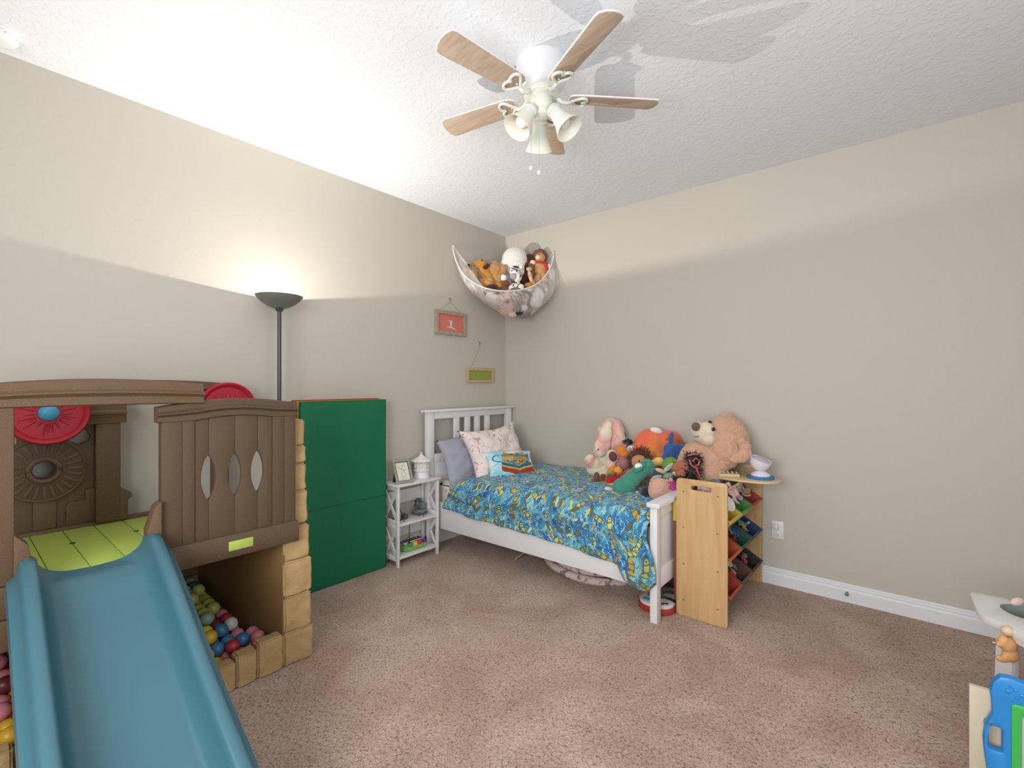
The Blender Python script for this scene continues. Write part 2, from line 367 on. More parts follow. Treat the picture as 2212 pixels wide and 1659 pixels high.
# ------------------------------------------------------------------ wall pictures
def wall_frame(label, y0, y1, z0, z1, mf, mp, ribs, nail, strings, emb):
    t = thing('picture_frame', label, 'picture', (0, (y0+y1)/2, z0))
    w = .022 if not ribs else .03
    fb = bm_new(); plate_bm(fb, [(y0, z0), (y1, z0), (y1, z1), (y0, z1)], [[(y0+w, z0+w), (y1-w, z0+w), (y1-w, z1-w), (y0+w, z1-w)]], .02, .002, YZ(.014))
    f = part('frame', fb, mf, t)
    part('picture_panel', box(bm_new(), .004, .011, y0+w-.004, y1-w+.004, z0+w-.004, z1-w+.004, 0), mp, t)
    if ribs:
        n = 15
        for i in range(n):
            y = y0+.012+(y1-y0-.024)*i/(n-1)
            for za in (z0+.003, z1-w+.003): 
                part('rib', box(bm_new(), .0235, .0255, y-.008, y+.006, za, za+w-.006, .0008, 1), mf, f)
        for i in range(7):
            z = z0+w+.004+(z1-z0-2*w-.008)*(i+.5)/7
            for ya in (y0+.003, y1-w+.003): part('rib', box(bm_new(), .0235, .0255, ya, ya+w-.006, z-.009, z+.006, .0008, 1), mf, f)
    nb = bm_new(); rod(nb, (0, nail[0], nail[1]), (.016, nail[0], nail[1]-.004), .0016); ball(nb, (.016, nail[0], nail[1]-.004), .0032, 8, 6)
    tube(nb, [(.012, nail[0], nail[1]-.002), (.014, nail[0], nail[1]-.03)], .0022, 6)
    part('nail', nb, M_black, t)
    sbm = bm_new()
    for (ye, ze) in strings:
        pts = [Vector((.014, nail[0]+(ye-nail[0])*k/8, nail[1]-.028+(ze-nail[1]+.028)*k/8 - .012*math.sin(PI*k/8))) for k in range(9)]
        tube(sbm, pts, .0011, 6)
    part('hanging_string', sbm, mat('string', '#9a9484', .8), t)
    if emb: part('print_motif', emb, mat('silver_print', '#cfcfc2', .5), t)
    return t
e = bm_new()
plate_bm(e, [(-.79, 1.792), (-.70, 1.778), (-.655, 1.768), (-.69, 1.785), (-.715, 1.797), (-.713, 1.83), (-.705, 1.853), (-.712, 1.855), (-.722, 1.843), (-.727, 1.856), (-.733, 1.843), (-.742, 1.856), (-.747, 1.852), (-.738, 1.826), (-.74, 1.797)], (), .001, .0002, YZ(.0118))
M_frm1 = mat('ribbed_driftwood', '#b3a68f', .6, var=(60, '#9b8e78', .2)); M_frm2 = mat('rosy_pine', '#cfae8d', .5, var=(40, '#c39d7a', .2))
wall_frame('coral red picture with silver motif in a ribbed frame on the left wall', -.901, -.553, 1.724, 1.926, M_frm1, mat('coral_felt', '#d4796a', .9, bump=(300, .3, .001)), True, (-.737, 2.04), [(-.87, 1.925), (-.585, 1.925)], e)
wall_frame('small plain green picture in a pine frame above the headboard', -.539, -.192, 1.324, 1.452, M_frm2, mat('green_felt', '#93a04e', .9, bump=(300, .3, .001)), False, (-.374, 1.69), [(-.5, 1.45)], None)

# outlet with plug
ou = thing('wall_outlet', 'white wall outlet with a plug in its upper socket, right of the toy rack', 'outlet', (2.345, 0, .3))
M_out = mat('outlet_plastic', '#e3e1dc', .35)
part('cover_plate', box(bm_new(), 2.307, 2.378, -.007, 0, .3, .416, .003), M_out, ou)
for zc in (.332, .384):
    s_ = part('socket', plate_bm(bm_new(), ellipse(2.3425, zc, .017, .0145), (), .004, .001, XZ(-.0085)), M_out, ou)
    sl = bm_new()
    for dx in (-.006, .006): box(sl, 2.3425+dx-.001, 2.3425+dx+.001, -.0112, -.0104, zc-.001, zc+.006, 0)
    rod(sl, (2.3425, -.0104, zc-.007), (2.3425, -.0112, zc-.007), .002); part('slot', sl, M_black, s_)
pg = box(bm_new(), 2.322, 2.35, -.034, -.0105, .37, .398, .004); part('plug', pg, M_out, ou)
cdb = bm_new(); tube(cdb, [(2.325, -.028, .384), (2.31, -.03, .384), (2.296, -.028, .385)], .0025, 6); part('plug_cord', cdb, M_out, ou)
ds = bm_new(); rod(ds, (2.715, -.016, .06), (2.715, -.05, .06), .006); ball(ds, (2.715, -.052, .06), (.01, .008, .01))
single('door_stop', ds, mat('dull_nickel', '#8f8c88', .4, metal=.6), 'small metal door stop on the right baseboard', 'door stop')
# ------------------------------------------------------------------ toy climber with slide
clim = thing('toy_climber', 'large brown and tan plastic toddler playhouse with a blue slide, front left', 'playhouse', (.45, -2.95, 0))
def sweep_y(bm, ys, zb, zt, sec):
    """sec(t_low..)= list of (x, f) f in 0..1 between zb and zt; negative f tuple gives absolute offsets"""
    t = bmesh.new(); R = []
    for y in ys:
        a, b = zb(y), zt(y); R.append([t.verts.new((x, y, a+(b-a)*f)) for x, f in sec])
    n = len(sec)
    for A, B in zip(R, R[1:]):
        for i in range(n): t.faces.new((A[i], A[(i+1) % n], B[(i+1) % n], B[i]))
    t.faces.new(R[0]); t.faces.new(R[-1]); bmesh.ops.recalc_face_normals(t, faces=t.faces[:])
    return absorb(bm, t)
def lin(a, b, n): return [a+(b-a)*i/n for i in range(n+1)]
corn = lambda x0, x1: [(x0, .02), (x1-.014, 0), (x1-.008, .05), (x1-.01, .34), (x1-.002, .40), (x1+.006, .47), (x1+.006, .53), (x1-.004, .58), (x1-.012, .66), (x1-.012, .93), (x1-.02, 1), (x0+.008, 1), (x0, .96)]
# front arch
def arch_top(y): return 1.329-(.20*(y+3.12)**2 if y > -3.12 else .22*(y+3.12)**2)
part('front_arch', sweep_y(bm_new(), lin(-3.66, -2.812, 24), lambda y: 1.230+.004*math.cos((y+3.15)*4), arch_top, corn(.755, .812)), M_brown, clim, smooth=50)
# left column of brown blocks
lc = bm_new(); box(lc, .735, .80, -3.64, -3.342, .667, 1.236, .006); part('front_column', lc, M_brown, clim)
for z0, z1 in ((.456, .56), (.56, .667)):
    for y0, y1 in ((-3.60, -3.462), (-3.462, -3.326)):
        part('block', box(bm_new(), .735, .797, y0+.001, y1-.001, z0+.001, z1-.001, .007), M_brown, clim)
part('slide_bracket', plate_bm(bm_new(), [(-3.345, .60), (-3.345, .83), (-3.312, .79), (-3.305, .74), (-3.325, .70), (-3.33, .60)], (), .06, .004, YZ(.785)), M_brown, clim)
part('slide_bracket', plate_bm(bm_new(), [(-2.955, .62), (-2.955, .86), (-2.975, .845), (-3.0, .76), (-3.0, .72), (-2.975, .70), (-2.96, .62)], (), .06, .004, YZ(.785)), M_brown, clim)
# brown tower panel with three eye-shaped openings
tp = part('panel_cornice', sweep_y(bm_new(), lin(-2.965, -2.424, 22), lambda y: 1.160+.016*math.sin(max(0, min(1, (y+2.85)/.32))*PI)-.0*y, lambda y: 1.221+.028*math.cos((y+2.69)*5.6), corn(.745, .806)), M_brown_dark, clim, smooth=50)
eyes = [-2.790, -2.691, -2.599]; zc, hz, hw = .925, .093, .027
yb = [-2.952, -2.884, -2.842, -2.790, -2.691, -2.599, -2.536, -2.485, -2.432]
for k in range(8):
    y0, y1 = yb[k], yb[k+1]; z0, z1 = .665, 1.19
    P = [(y0, z0), (y1, z0)]
    if y1 in eyes: P += [(y1-hw*max(0, math.cos(PI/2*s))**.68, zc+hz*s) for s in [x/8 for x in range(-8, 9)]]
    P += [(y1, z1), (y0, z1)]
    if y0 in eyes: P += [(y0+hw*max(0, math.cos(PI/2*s))**.68, zc+hz*s) for s in [x/8 for x in range(8, -9, -1)]]
    Q = [P[0]]
    for p in P[1:]:
        if abs(p[0]-Q[-1][0])+abs(p[1]-Q[-1][1]) > 1e-5: Q.append(p)
    front = k in (0, 1, 6, 7)
    part('plank', plate_bm(bm_new(), Q, (), .045 if front else .022, .0035, YZ(.772 if front else .776)), M_brown_dark, clim)
part('panel_corner', box(bm_new(), .62, .765, -2.475, -2.432, .665, 1.16, .006), M_brown_dark, clim)
part('cross_beam', sweep_y(bm_new(), lin(-2.955, -2.425, 4), lambda y: .578, lambda y: .672, [(.74, 0), (.806, 0), (.812, .1), (.812, .8), (.80, 1), (.74, 1)]), M_brown_dark, clim)
part('cross_beam', box(bm_new(), .74, .80, -3.33, -2.955, .56, .64, .006), M_brown_dark, clim)
sg = part('name_plate', box(bm_new(), .809, .8155, -2.724, -2.627, .608, .648, .003), M_lime, clim, label='blank lime green plate')
for y0, y1 in ((-2.955, -2.905), (-2.905, -2.865)): pass
# stone pillar on the right
zs = [0, .155, .32, .483, .64, .80, .93, 1.016, 1.14]
for k in range(8):
    low = k < 4; y0 = -2.484+(.0 if low else .03); y1 = -2.345-.003*k-(.006 if k % 2 else 0)
    t = bmesh.new(); bmesh.ops.create_cube(t, size=1); bmesh.ops.subdivide_edges(t, edges=t.edges[:], cuts=9, use_grid_fill=True)
    for v in t.verts:
        c = v.co; x0, x1 = .64, .79 if k < 3 else .785
        if not low: x1 = .76
        v.co = Vector(((x0+x1)/2+c.x*(x1-x0), (y0+y1)/2+c.y*(y1-y0), (zs[k]+zs[k+1])/2+c.z*(zs[k+1]-zs[k]-.002)))
    bmesh.ops.bevel(t, geom=[e for e in t.edges if e.calc_face_angle(0) > 1], offset=.008, segments=2, affect='EDGES')
    for v in t.verts: v.co.x += .008*noise.noise(v.co*26+Vector((k, 0, 0))); v.co.y += .003*noise.noise(v.co*20+Vector((0, k, 3)))
    part('stone', t, M_stone, clim, smooth=60)
# low crenellated stone wall of the ball pit
for y0, y1, h in ((-2.60, -2.486, .158), (-2.685, -2.602, .142), (-2.765, -2.687, .122), (-2.87, -2.767, .14), (-2.96, -2.872, .125), (-3.42, -3.345, .14), (-3.52, -3.422, .13), (-3.64, -3.522, .145)):
    t = bmesh.new(); bmesh.ops.create_cube(t, size=1); bmesh.ops.subdivide_edges(t, edges=t.edges[:], cuts=8, use_grid_fill=True)
    for v in t.verts: c = v.co.copy(); v.co = Vector((.758+c.x*.064, (y0+y1)/2+c.y*(y1-y0), h/2+c.z*h))
    bmesh.ops.bevel(t, geom=[e for e in t.edges if e.calc_face_angle(0) > 1], offset=.008, segments=2, affect='EDGES')
    for v in t.verts: v.co.x += .007*noise.noise(v.co*28)
    part('stone', t, M_stone, clim, smooth=60)
# pit walls and deck underside
for r in range(4):
    for c in range(6):
        off = .06 if r % 2 else 0; y0 = -3.62+c*.168+off; y1 = y0+.166
        if y0 > -2.63: continue
        part('block', box(bm_new(), .06, .10, y0, min(y1, -2.60), r*.15+.001, r*.15+.149, .006), M_brown, clim)
part('side_wall', plate_bm(bm_new(), [(0, 0), (.70, 0), (.70, .6), (0, .6)], (), .02, .003, Matrix.Translation((.09, -2.615, 0)) @ Matrix.Rotation(math.atan2(.13, .65), 4, 'Z') @ XZ(0)), M_tanwall, clim)
part('deck_support', box(bm_new(), .08, .76, -3.62, -2.45, .59, .645, .004), M_brown_dark, clim)
yy = [-3.30, -3.255, -3.152, -3.048, -2.944, -2.84, -2.80]
for a, b in zip(yy, yy[1:]): part('deck_plank', box(bm_new(), .115, .79, a+.001, b-.001, .645, .66, .0025), M_lime, clim)
for x, y in ((.38, -3.152), (.38, -2.944)):
    part('bolt', lathe(bm_new(), [(0, .659), (.010, .659), (.010, .662), (.006, .664), (0, .6645)], 16, Matrix.Translation((x, y, 0))), mat('dark_bolt', '#4c5527', .5), clim)
# back panel: rail, pilaster, sun medallion
bp = bm_new()
plate_bm(bp, [(-3.62, .667), (-3.04, .667), (-3.04, 1.21), (-3.62, 1.21)],
         [ellipse(-3.209, .935, .037, .037), [(-3.13, 1.10), (-3.07, 1.10), (-3.055, 1.07), (-3.06, 1.05), (-3.09, 1.035), (-3.13, 1.055)], [(-3.29, 1.10), (-3.35, 1.10), (-3.365, 1.07), (-3.36, 1.05), (-3.33, 1.035), (-3.29, 1.055)]], .03, .003, YZ(.085))
bk = part('back_panel', bp, M_brown, clim)
part('back_rail', box(bm_new(), .08, .125, -3.62, -2.80, .645, .675, .004), M_brown, clim)
part('plinth', box(bm_new(), .095, .112, -3.245, -3.17, .675, .80, .005), M_brown, clim)
for y0, y1 in ((-3.13, -3.075), (-3.345, -3.29)):
    part('recess_frame', plate_bm(bm_new(), [(y0-.01, .675), (y1+.045, .675), (y1+.045, .83), (y1, .83), (y1, .78), (y0, .78), (y0-.01, .76)], (), .012, .002, YZ(.104)) if y0 > -3.2 else box(bm_new(), .095, .108, y0, y0+.02, .675, .8, .003), M_brown, clim)
md = part('sun_medallion', plate_bm(bm_new(), ellipse(-3.209, .935, .139, .139, 56), [ellipse(-3.209, .935, .037, .037, 32)], .02, .004, YZ(.108)), M_brown_dark, clim)
rg = bm_new(); tube(rg, [(.118, -3.209+.049*math.cos(a), .935+.049*math.sin(a)) for a in lin(0, 2*PI, 40)[:-1]], .011, 8, True); part('raised_ring', rg, M_brown, md)
tube_o = bm_new(); tube(tube_o, [(.115, -3.209+.134*math.cos(a), .935+.134*math.sin(a)) for a in lin(0, 2*PI, 56)[:-1]], .006, 6, True); part('rim', tube_o, M_brown, md)
for k in range(24):
    a = 2*PI*k/24; Mx = YZ(.119) @ Matrix.Translation((-3.209, .935, 0)) @ Matrix.Rotation(a, 4, 'Z')
    part('sun_ray', plate_bm(bm_new(), [(.07, -.0035), (.125, -.0075), (.125, .0075), (.07, .0035)], (), .006, .002, Mx), M_brown, md)
pc = bm_new(); box(pc, .09, .135, -3.043, -2.952, .667, 1.13, .006)
part('pilaster', pc, M_brown, clim)
part('pilaster_capital', sweep_y(bm_new(), lin(-3.07, -2.932, 4), lambda y: 1.127, lambda y: 1.215, [(.085, 0), (.14, 0), (.142, .4), (.15, .5), (.15, .62), (.142, .7), (.142, 1), (.085, 1)]), M_brown, clim)
part('side_bracket', plate_bm(bm_new(), [(-2.955, .667), (-2.925, .667), (-2.925, .755), (-2.908, .772), (-2.912, .79), (-2.94, .81), (-2.955, .83)], (), .05, .004, YZ(.11)), M_brown, clim)
part('back_arch', sweep_y(bm_new(), lin(-3.62, -2.52, 24), lambda y: 1.215 if y < -2.95 else 1.25, lambda y: 1.33-.16*(y+2.8)**2 if y > -2.95 else 1.27, corn(.07, .12)), M_brown, clim, smooth=50)
part('back_post', box(bm_new(), .07, .12, -2.56, -2.48, .645, 1.29, .006), M_brown, clim)
def wheel(x, y, z, r, hub=True):
    Mx = Matrix.Translation((x, y, z)) @ Matrix.Rotation(PI/2, 4, 'Y')
    prof = [(0, .004), (.03, .006), (r*.82, .002), (r*.86, .012), (r*.95, .018), (r, .012), (r, -.008), (r*.95, -.014), (r*.8, -.010), (0, -.010)]
    w = part('spinner_wheel', lathe(bm_new(), prof, 56, Mx), M_red, clim, smooth=60)
    for k in range(24):
        a = 2*PI*k/24+.1*math.sin(k*5); l0, l1 = .045, r*(.62+.15*math.sin(k*3.1))
        b = bm_new(); rod(b, Mx @ Vector((l0*math.cos(a), l0*math.sin(a), .006)), Mx @ Vector((l1*math.cos(a), l1*math.sin(a), .004)), .0055, .002, 6)
        part('radial_ridge', b, M_red, w)
    if hub:
        h = part('hub', ball(bm_new(), (x+.018, y, z), (.024, .034, .034), 24, 14), M_hub, w, label='light blue hub')
        hb = bm_new()
        for a in (20, 140, 260): ball(hb, (x+.036, y+.02*math.cos(math.radians(a)), z+.02*math.sin(math.radians(a))), .005, 8, 6)
    return w
wheel(.20, -3.205, 1.188, .135); wheel(.13, -2.492, 1.172, .147)
ax = bm_new(); rod(ax, (.10, -3.205, 1.192), (.2, -3.205, 1.192), .018); part('wheel_axle', ax, M_brown, clim)
ax = bm_new(); rod(ax, (.08, -2.492, 1.172), (.13, -2.492, 1.172), .018); part('wheel_axle', ax, M_brown, clim)
# slide
def interp(tab, x):
    if x <= tab[0][0]: return tab[0][1]
    for (a, b), (c, d) in zip(tab, tab[1:]):
        if x <= c:
            t = (x-a)/(c-a); return b+(d-b)*t
    return tab[-1][1]
def smooth_tab(tab, x, w=.05): return sum(interp(tab, x+w*k) for k in (-1, -.5, 0, .5, 1))/5
rimT = [(.76, .735), (.80, .752), (.86, .745), (1.0, .672), (1.2, .552), (1.4, .435), (1.67, .296), (1.85, .205), (2.02, .135), (2.2, .115), (2.3, .11)]
bedT = [(.74, .664), (.80, .662), (.87, .655), (.93, .60), (1.1, .495), (1.3, .375), (1.5, .265), (1.7, .165), (1.88, .095), (2.05, .06), (2.2, .055), (2.3, .05)]
def slide_section(x):
    zr = smooth_tab(rimT, x, .04); zb = smooth_tab(bedT, x, .035)
    yl = -3.338-.012*min(1, max(0, (x-.79)/.8)); yr = -2.958+.004*min(1, max(0, (x-.79)/.8))
    # near the top the walls curve in to the deck lip
    k = max(0, 1-(x-.76)/.10); zr2 = zr - .0*k
    wi = .040+.07*k*k; d = zr2-zb; sk = zr2-.105
    sk = zr2-.135; pts = [(yl-.026, max(sk, .004)), (yl-.024, max(zr2-.065, .005)), (yl-.006, max(zr2-.052, .006)), (yl, zr2-.03), (yl+.006, zr2-.006), (yl+.014, zr2), (yl+.036, zr2), (yl+.045, zr2-.008)]
    L = yl+.045
    for a in lin(0, 1, 7)[1:]:
        an = a*PI/2; pts.append((L+wi*(1-math.cos(an)) , zr2-.008-(d-.008)*math.sin(an) if d > .008 else zb))
    R = yr-.045
    pts.append((( L+R)/2, zb-.002))
    for a in lin(1, 0, 7)[:-1]:
        an = a*PI/2; pts.append((R-wi*(1-math.cos(an)), zr2-.008-(d-.008)*math.sin(an)))
    pts += [(yr-.045, zr2-.008), (yr-.036, zr2), (yr-.014, zr2), (yr-.006, zr2-.006), (yr, zr2-.03), (yr+.006, max(zr2-.052, .006)), (yr+.024, max(zr2-.065, .005)), (yr+.026, max(sk, .004))]
    # underside
    th = .012
    pts += [(yr+.014, max(sk, .004)), (yr-.03, max(zb-th, .003)), ((L+R)/2, max(zb-th, .003)), (yl+.03, max(zb-th, .003)), (yl-.014, max(sk, .004))]
    return pts
t = bmesh.new(); rows = []
for x in lin(.765, 2.2, 64): rows.append([t.verts.new((x, p[0], p[1])) for p in slide_section(x)])
n = len(rows[0])
for A, B in zip(rows, rows[1:]):
    for i in range(n): t.faces.new((A[i], A[(i+1) % n], B[(i+1) % n], B[i]))
t.faces.new(rows[0]); t.faces.new(rows[-1]); bmesh.ops.recalc_face_normals(t, faces=t.faces[:])
sl = part('slide', t, M_blue, clim, smooth=50)
for x in (.80, 1.35):
    z1 = smooth_tab(bedT, x)-.012
    part('slide_leg', box(bm_new(), x-.03, x+.03, -3.20, -3.10, 0, z1-.01, .008), M_blue, clim)

# ------------------------------------------------------------------ ball pit balls
ballcols = dict(yellow='#c9bd4a', lime='#a3a855', white='#c9c2bd', pink='#c77a86', red='#a52f35', blue='#3e6f96', green='#33604a', maroon='#6a2731', amber='#c79a2a', mint='#7b9a80')
proto = {}
def pit_ball(c, p, r, where, grp):
    key = c
    if key not in proto:
        b = ball(bm_new(), (0, 0, 0), .03, 20, 12); o = part('play_ball', b, mat('ball_'+c, ballcols[c], .38, .45), None, smooth=180)
        proto[key] = o
    else:
        o = proto[key].copy(); COL.objects.link(o)
    o.location = p; props(o, '%s plastic play ball %s' % (c, where), 'ball', grp)
    return o
def pile(x0, x1, y0, y1, hf, where, grp, picks, seed):
    rnd = random.Random(seed); d = .0605; n = 0
    for L in range(6):
        z = .031+L*.0495
        for i in range(40):
            for j in range(40):
                x = x0+.031+i*d+(d/2 if j % 2 else 0); y = y0+.031+j*.0525+(.0175*2 if L % 2 else 0)
                if x > x1-.031 or y > y1-.031: continue
                top = hf(x, y)
                if z > top or z < top-.115: continue
                if y > -2.672+.2*x-.0: continue
                pit_ball(picks(x, y, z, rnd), (x+rnd.uniform(-.0008, .0008), y+rnd.uniform(-.0008, .0008), z), .03, where, grp); n += 1
    return n
def pickR(x, y, z, rnd):
    if y < -2.72 and x > .45: return rnd.choice(['yellow', 'amber', 'yellow'])
    if z > .2: return rnd.choice(['lime', 'lime', 'green', 'mint', 'yellow'])
    if y > -2.58 and x > .3: return rnd.choice(['pink', 'pink', 'white', 'yellow', 'mint'])
    return rnd.choice(['white', 'white', 'maroon', 'red', 'blue', 'maroon', 'pink', 'green', 'blue'])
nb = pile(.12, .72, -2.95, -2.50, lambda x, y: .165+.22*max(0, min(1, (.66-x)/.5))*max(.35, min(1, (-2.58-y)/.12)), 'in the pit below the eyelet panel', 'balls in the pit right of the slide', pickR, 3)
nb += pile(.20, .72, -3.43, -3.10, lambda x, y: .16+.2*max(0, min(1, (.66-x)/.4)), 'in the dark pit left of the slide', 'balls in the pit left of the slide', lambda x, y, z, r: r.choice(['amber', 'pink', 'maroon', 'red', 'lime', 'amber', 'maroon', 'pink']), 4)
print('BALLS', nb)
# ------------------------------------------------------------------ bed
bed = thing('bed_frame', 'white painted single bed frame with slatted headboard in the room corner', 'bed', (1.0, -.52, 0))
yN0, yN1, yF0, yF1 = -1.058, -.992, -.10, -.034
hx0, hx1 = .065, .105
for a, b in ((yN0, yN1), (yF0, yF1)):
    part('headboard_post', box(bm_new(), hx0, hx1, a, b, 0, 1.085, .003), M_white, bed)
part('headboard_cap', box(bm_new(), .05, .125, -1.085, -.014, 1.085, 1.105, .004), M_white, bed)
part('top_rail', box(bm_new(), hx0+.006, hx1-.006, yN1, yF0, 1.03, 1.085, .002), M_white, bed)
for yc in (-.735, -.607, -.487, -.358):
    part('slat', box(bm_new(), hx0+.01, hx1-.01, yc-.029, yc+.029, .745, 1.033, .003), M_white, bed)
part('middle_rail', box(bm_new(), hx0+.006, hx1-.006, yN1, yF0, .69, .75, .002), M_white, bed)
part('headboard_panel', box(bm_new(), hx0+.012, hx1-.012, yN1, yF0, .22, .692, .001), M_white, bed)
fx0, fx1 = 1.905, 1.945
part('footboard_leg', box(bm_new(), fx0, fx1, -1.0, -.945, 0, .635, .002), M_white, bed)
part('footboard_leg', box(bm_new(), fx0, fx1, -.10, -.045, 0, .635, .002), M_white, bed)
part('footboard_cap', box(bm_new(), fx0-.012, fx1+.022, -1.022, -.03, .635, .66, .004), M_white, bed)
part('footboard_rail', box(bm_new(), fx0+.004, fx1-.002, -.945, -.10, .575, .635, .002), M_white, bed)
part('footboard_panel', box(bm_new(), fx0+.008, fx1-.012, -.945, -.10, .275, .58, .001), M_white, bed)
part('footboard_rail', box(bm_new(), fx0+.004, fx1-.002, -.945, -.10, .18, .28, .002), M_white, bed)
part('side_rail', box(bm_new(), hx1, fx0, -.998, -.972, .178, .385, .002), M_white, bed)
part('side_rail', box(bm_new(), hx1, fx0, -.075, -.049, .178, .385, .002), M_white, bed)
for k in range(9): part('bed_slat', box(bm_new(), .2+k*.2, .27+k*.2, -.975, -.072, .24, .258, .002), wood('pine', '#c9a677', '#b8935f', 'Y'), bed)
# print material for the fitted sheet
def blot_mat(name, base, cols, scale, thr, rough=.9, extra=None):
    m = mat(name, base, rough, .1, bump=(30, .15, .01)); nt = m.node_tree; b = nt.nodes['Principled BSDF']; L = nt.links.new
    tc = nt.nodes.new('ShaderNodeTexCoord'); prev = None; pc = srgb(base)
    for k, (c, s, t) in enumerate(zip(cols, scale, thr)):
        n = nt.nodes.new('ShaderNodeTexNoise'); n.inputs['Scale'].default_value = s; n.inputs['Detail'].default_value = 6; n.inputs['Distortion'].default_value = 1.5
        mp = nt.nodes.new('ShaderNodeMapping'); mp.inputs['Location'].default_value = (k*7.3, k*3.1, 0)
        L(tc.outputs['Object'], mp.inputs[0]); L(mp.outputs[0], n.inputs['Vector'])
        r = nt.nodes.new('ShaderNodeValToRGB'); r.color_ramp.elements[0].position = t; r.color_ramp.elements[1].position = t+.04
        L(n.outputs['Fac'], r.inputs[0])
        mx = nt.nodes.new('ShaderNodeMix'); mx.data_type = 'RGBA'; L(r.outputs[0], mx.inputs[0])
        if prev is None: mx.inputs[6].default_value = pc
        else: L(prev, mx.inputs[6])
        mx.inputs[7].default_value = srgb(c); prev = mx.outputs[2]
    L(prev, b.inputs['Base Color']); return m
M_sheet = blot_mat('printed_sheet', '#ece3d6', ['#5c5147', '#e2a878', '#c8bda8'], [16, 11, 6], [.66, .64, .6])
mt = bm_new(); t = bmesh.new(); bmesh.ops.create_cube(t, size=1); bmesh.ops.subdivide_edges(t, edges=t.edges[:], cuts=11, use_grid_fill=True)
for v in t.verts:
    c = v.co.copy(); v.co = Vector((1.0+c.x*1.77, -.52+c.y*.90, .40+c.z*.28))
bmesh.ops.bevel(t, geom=[e for e in t.edges if e.calc_face_angle(0) > 1], offset=.03, segments=4, affect='EDGES')
for v in t.verts: v.co.z += .004*noise.noise(v.co*5)
absorb(mt, t)
single('mattress', mt, M_sheet, 'mattress in a cream printed fitted sheet, its corner showing by the bedhead', 'mattress', smooth=180)

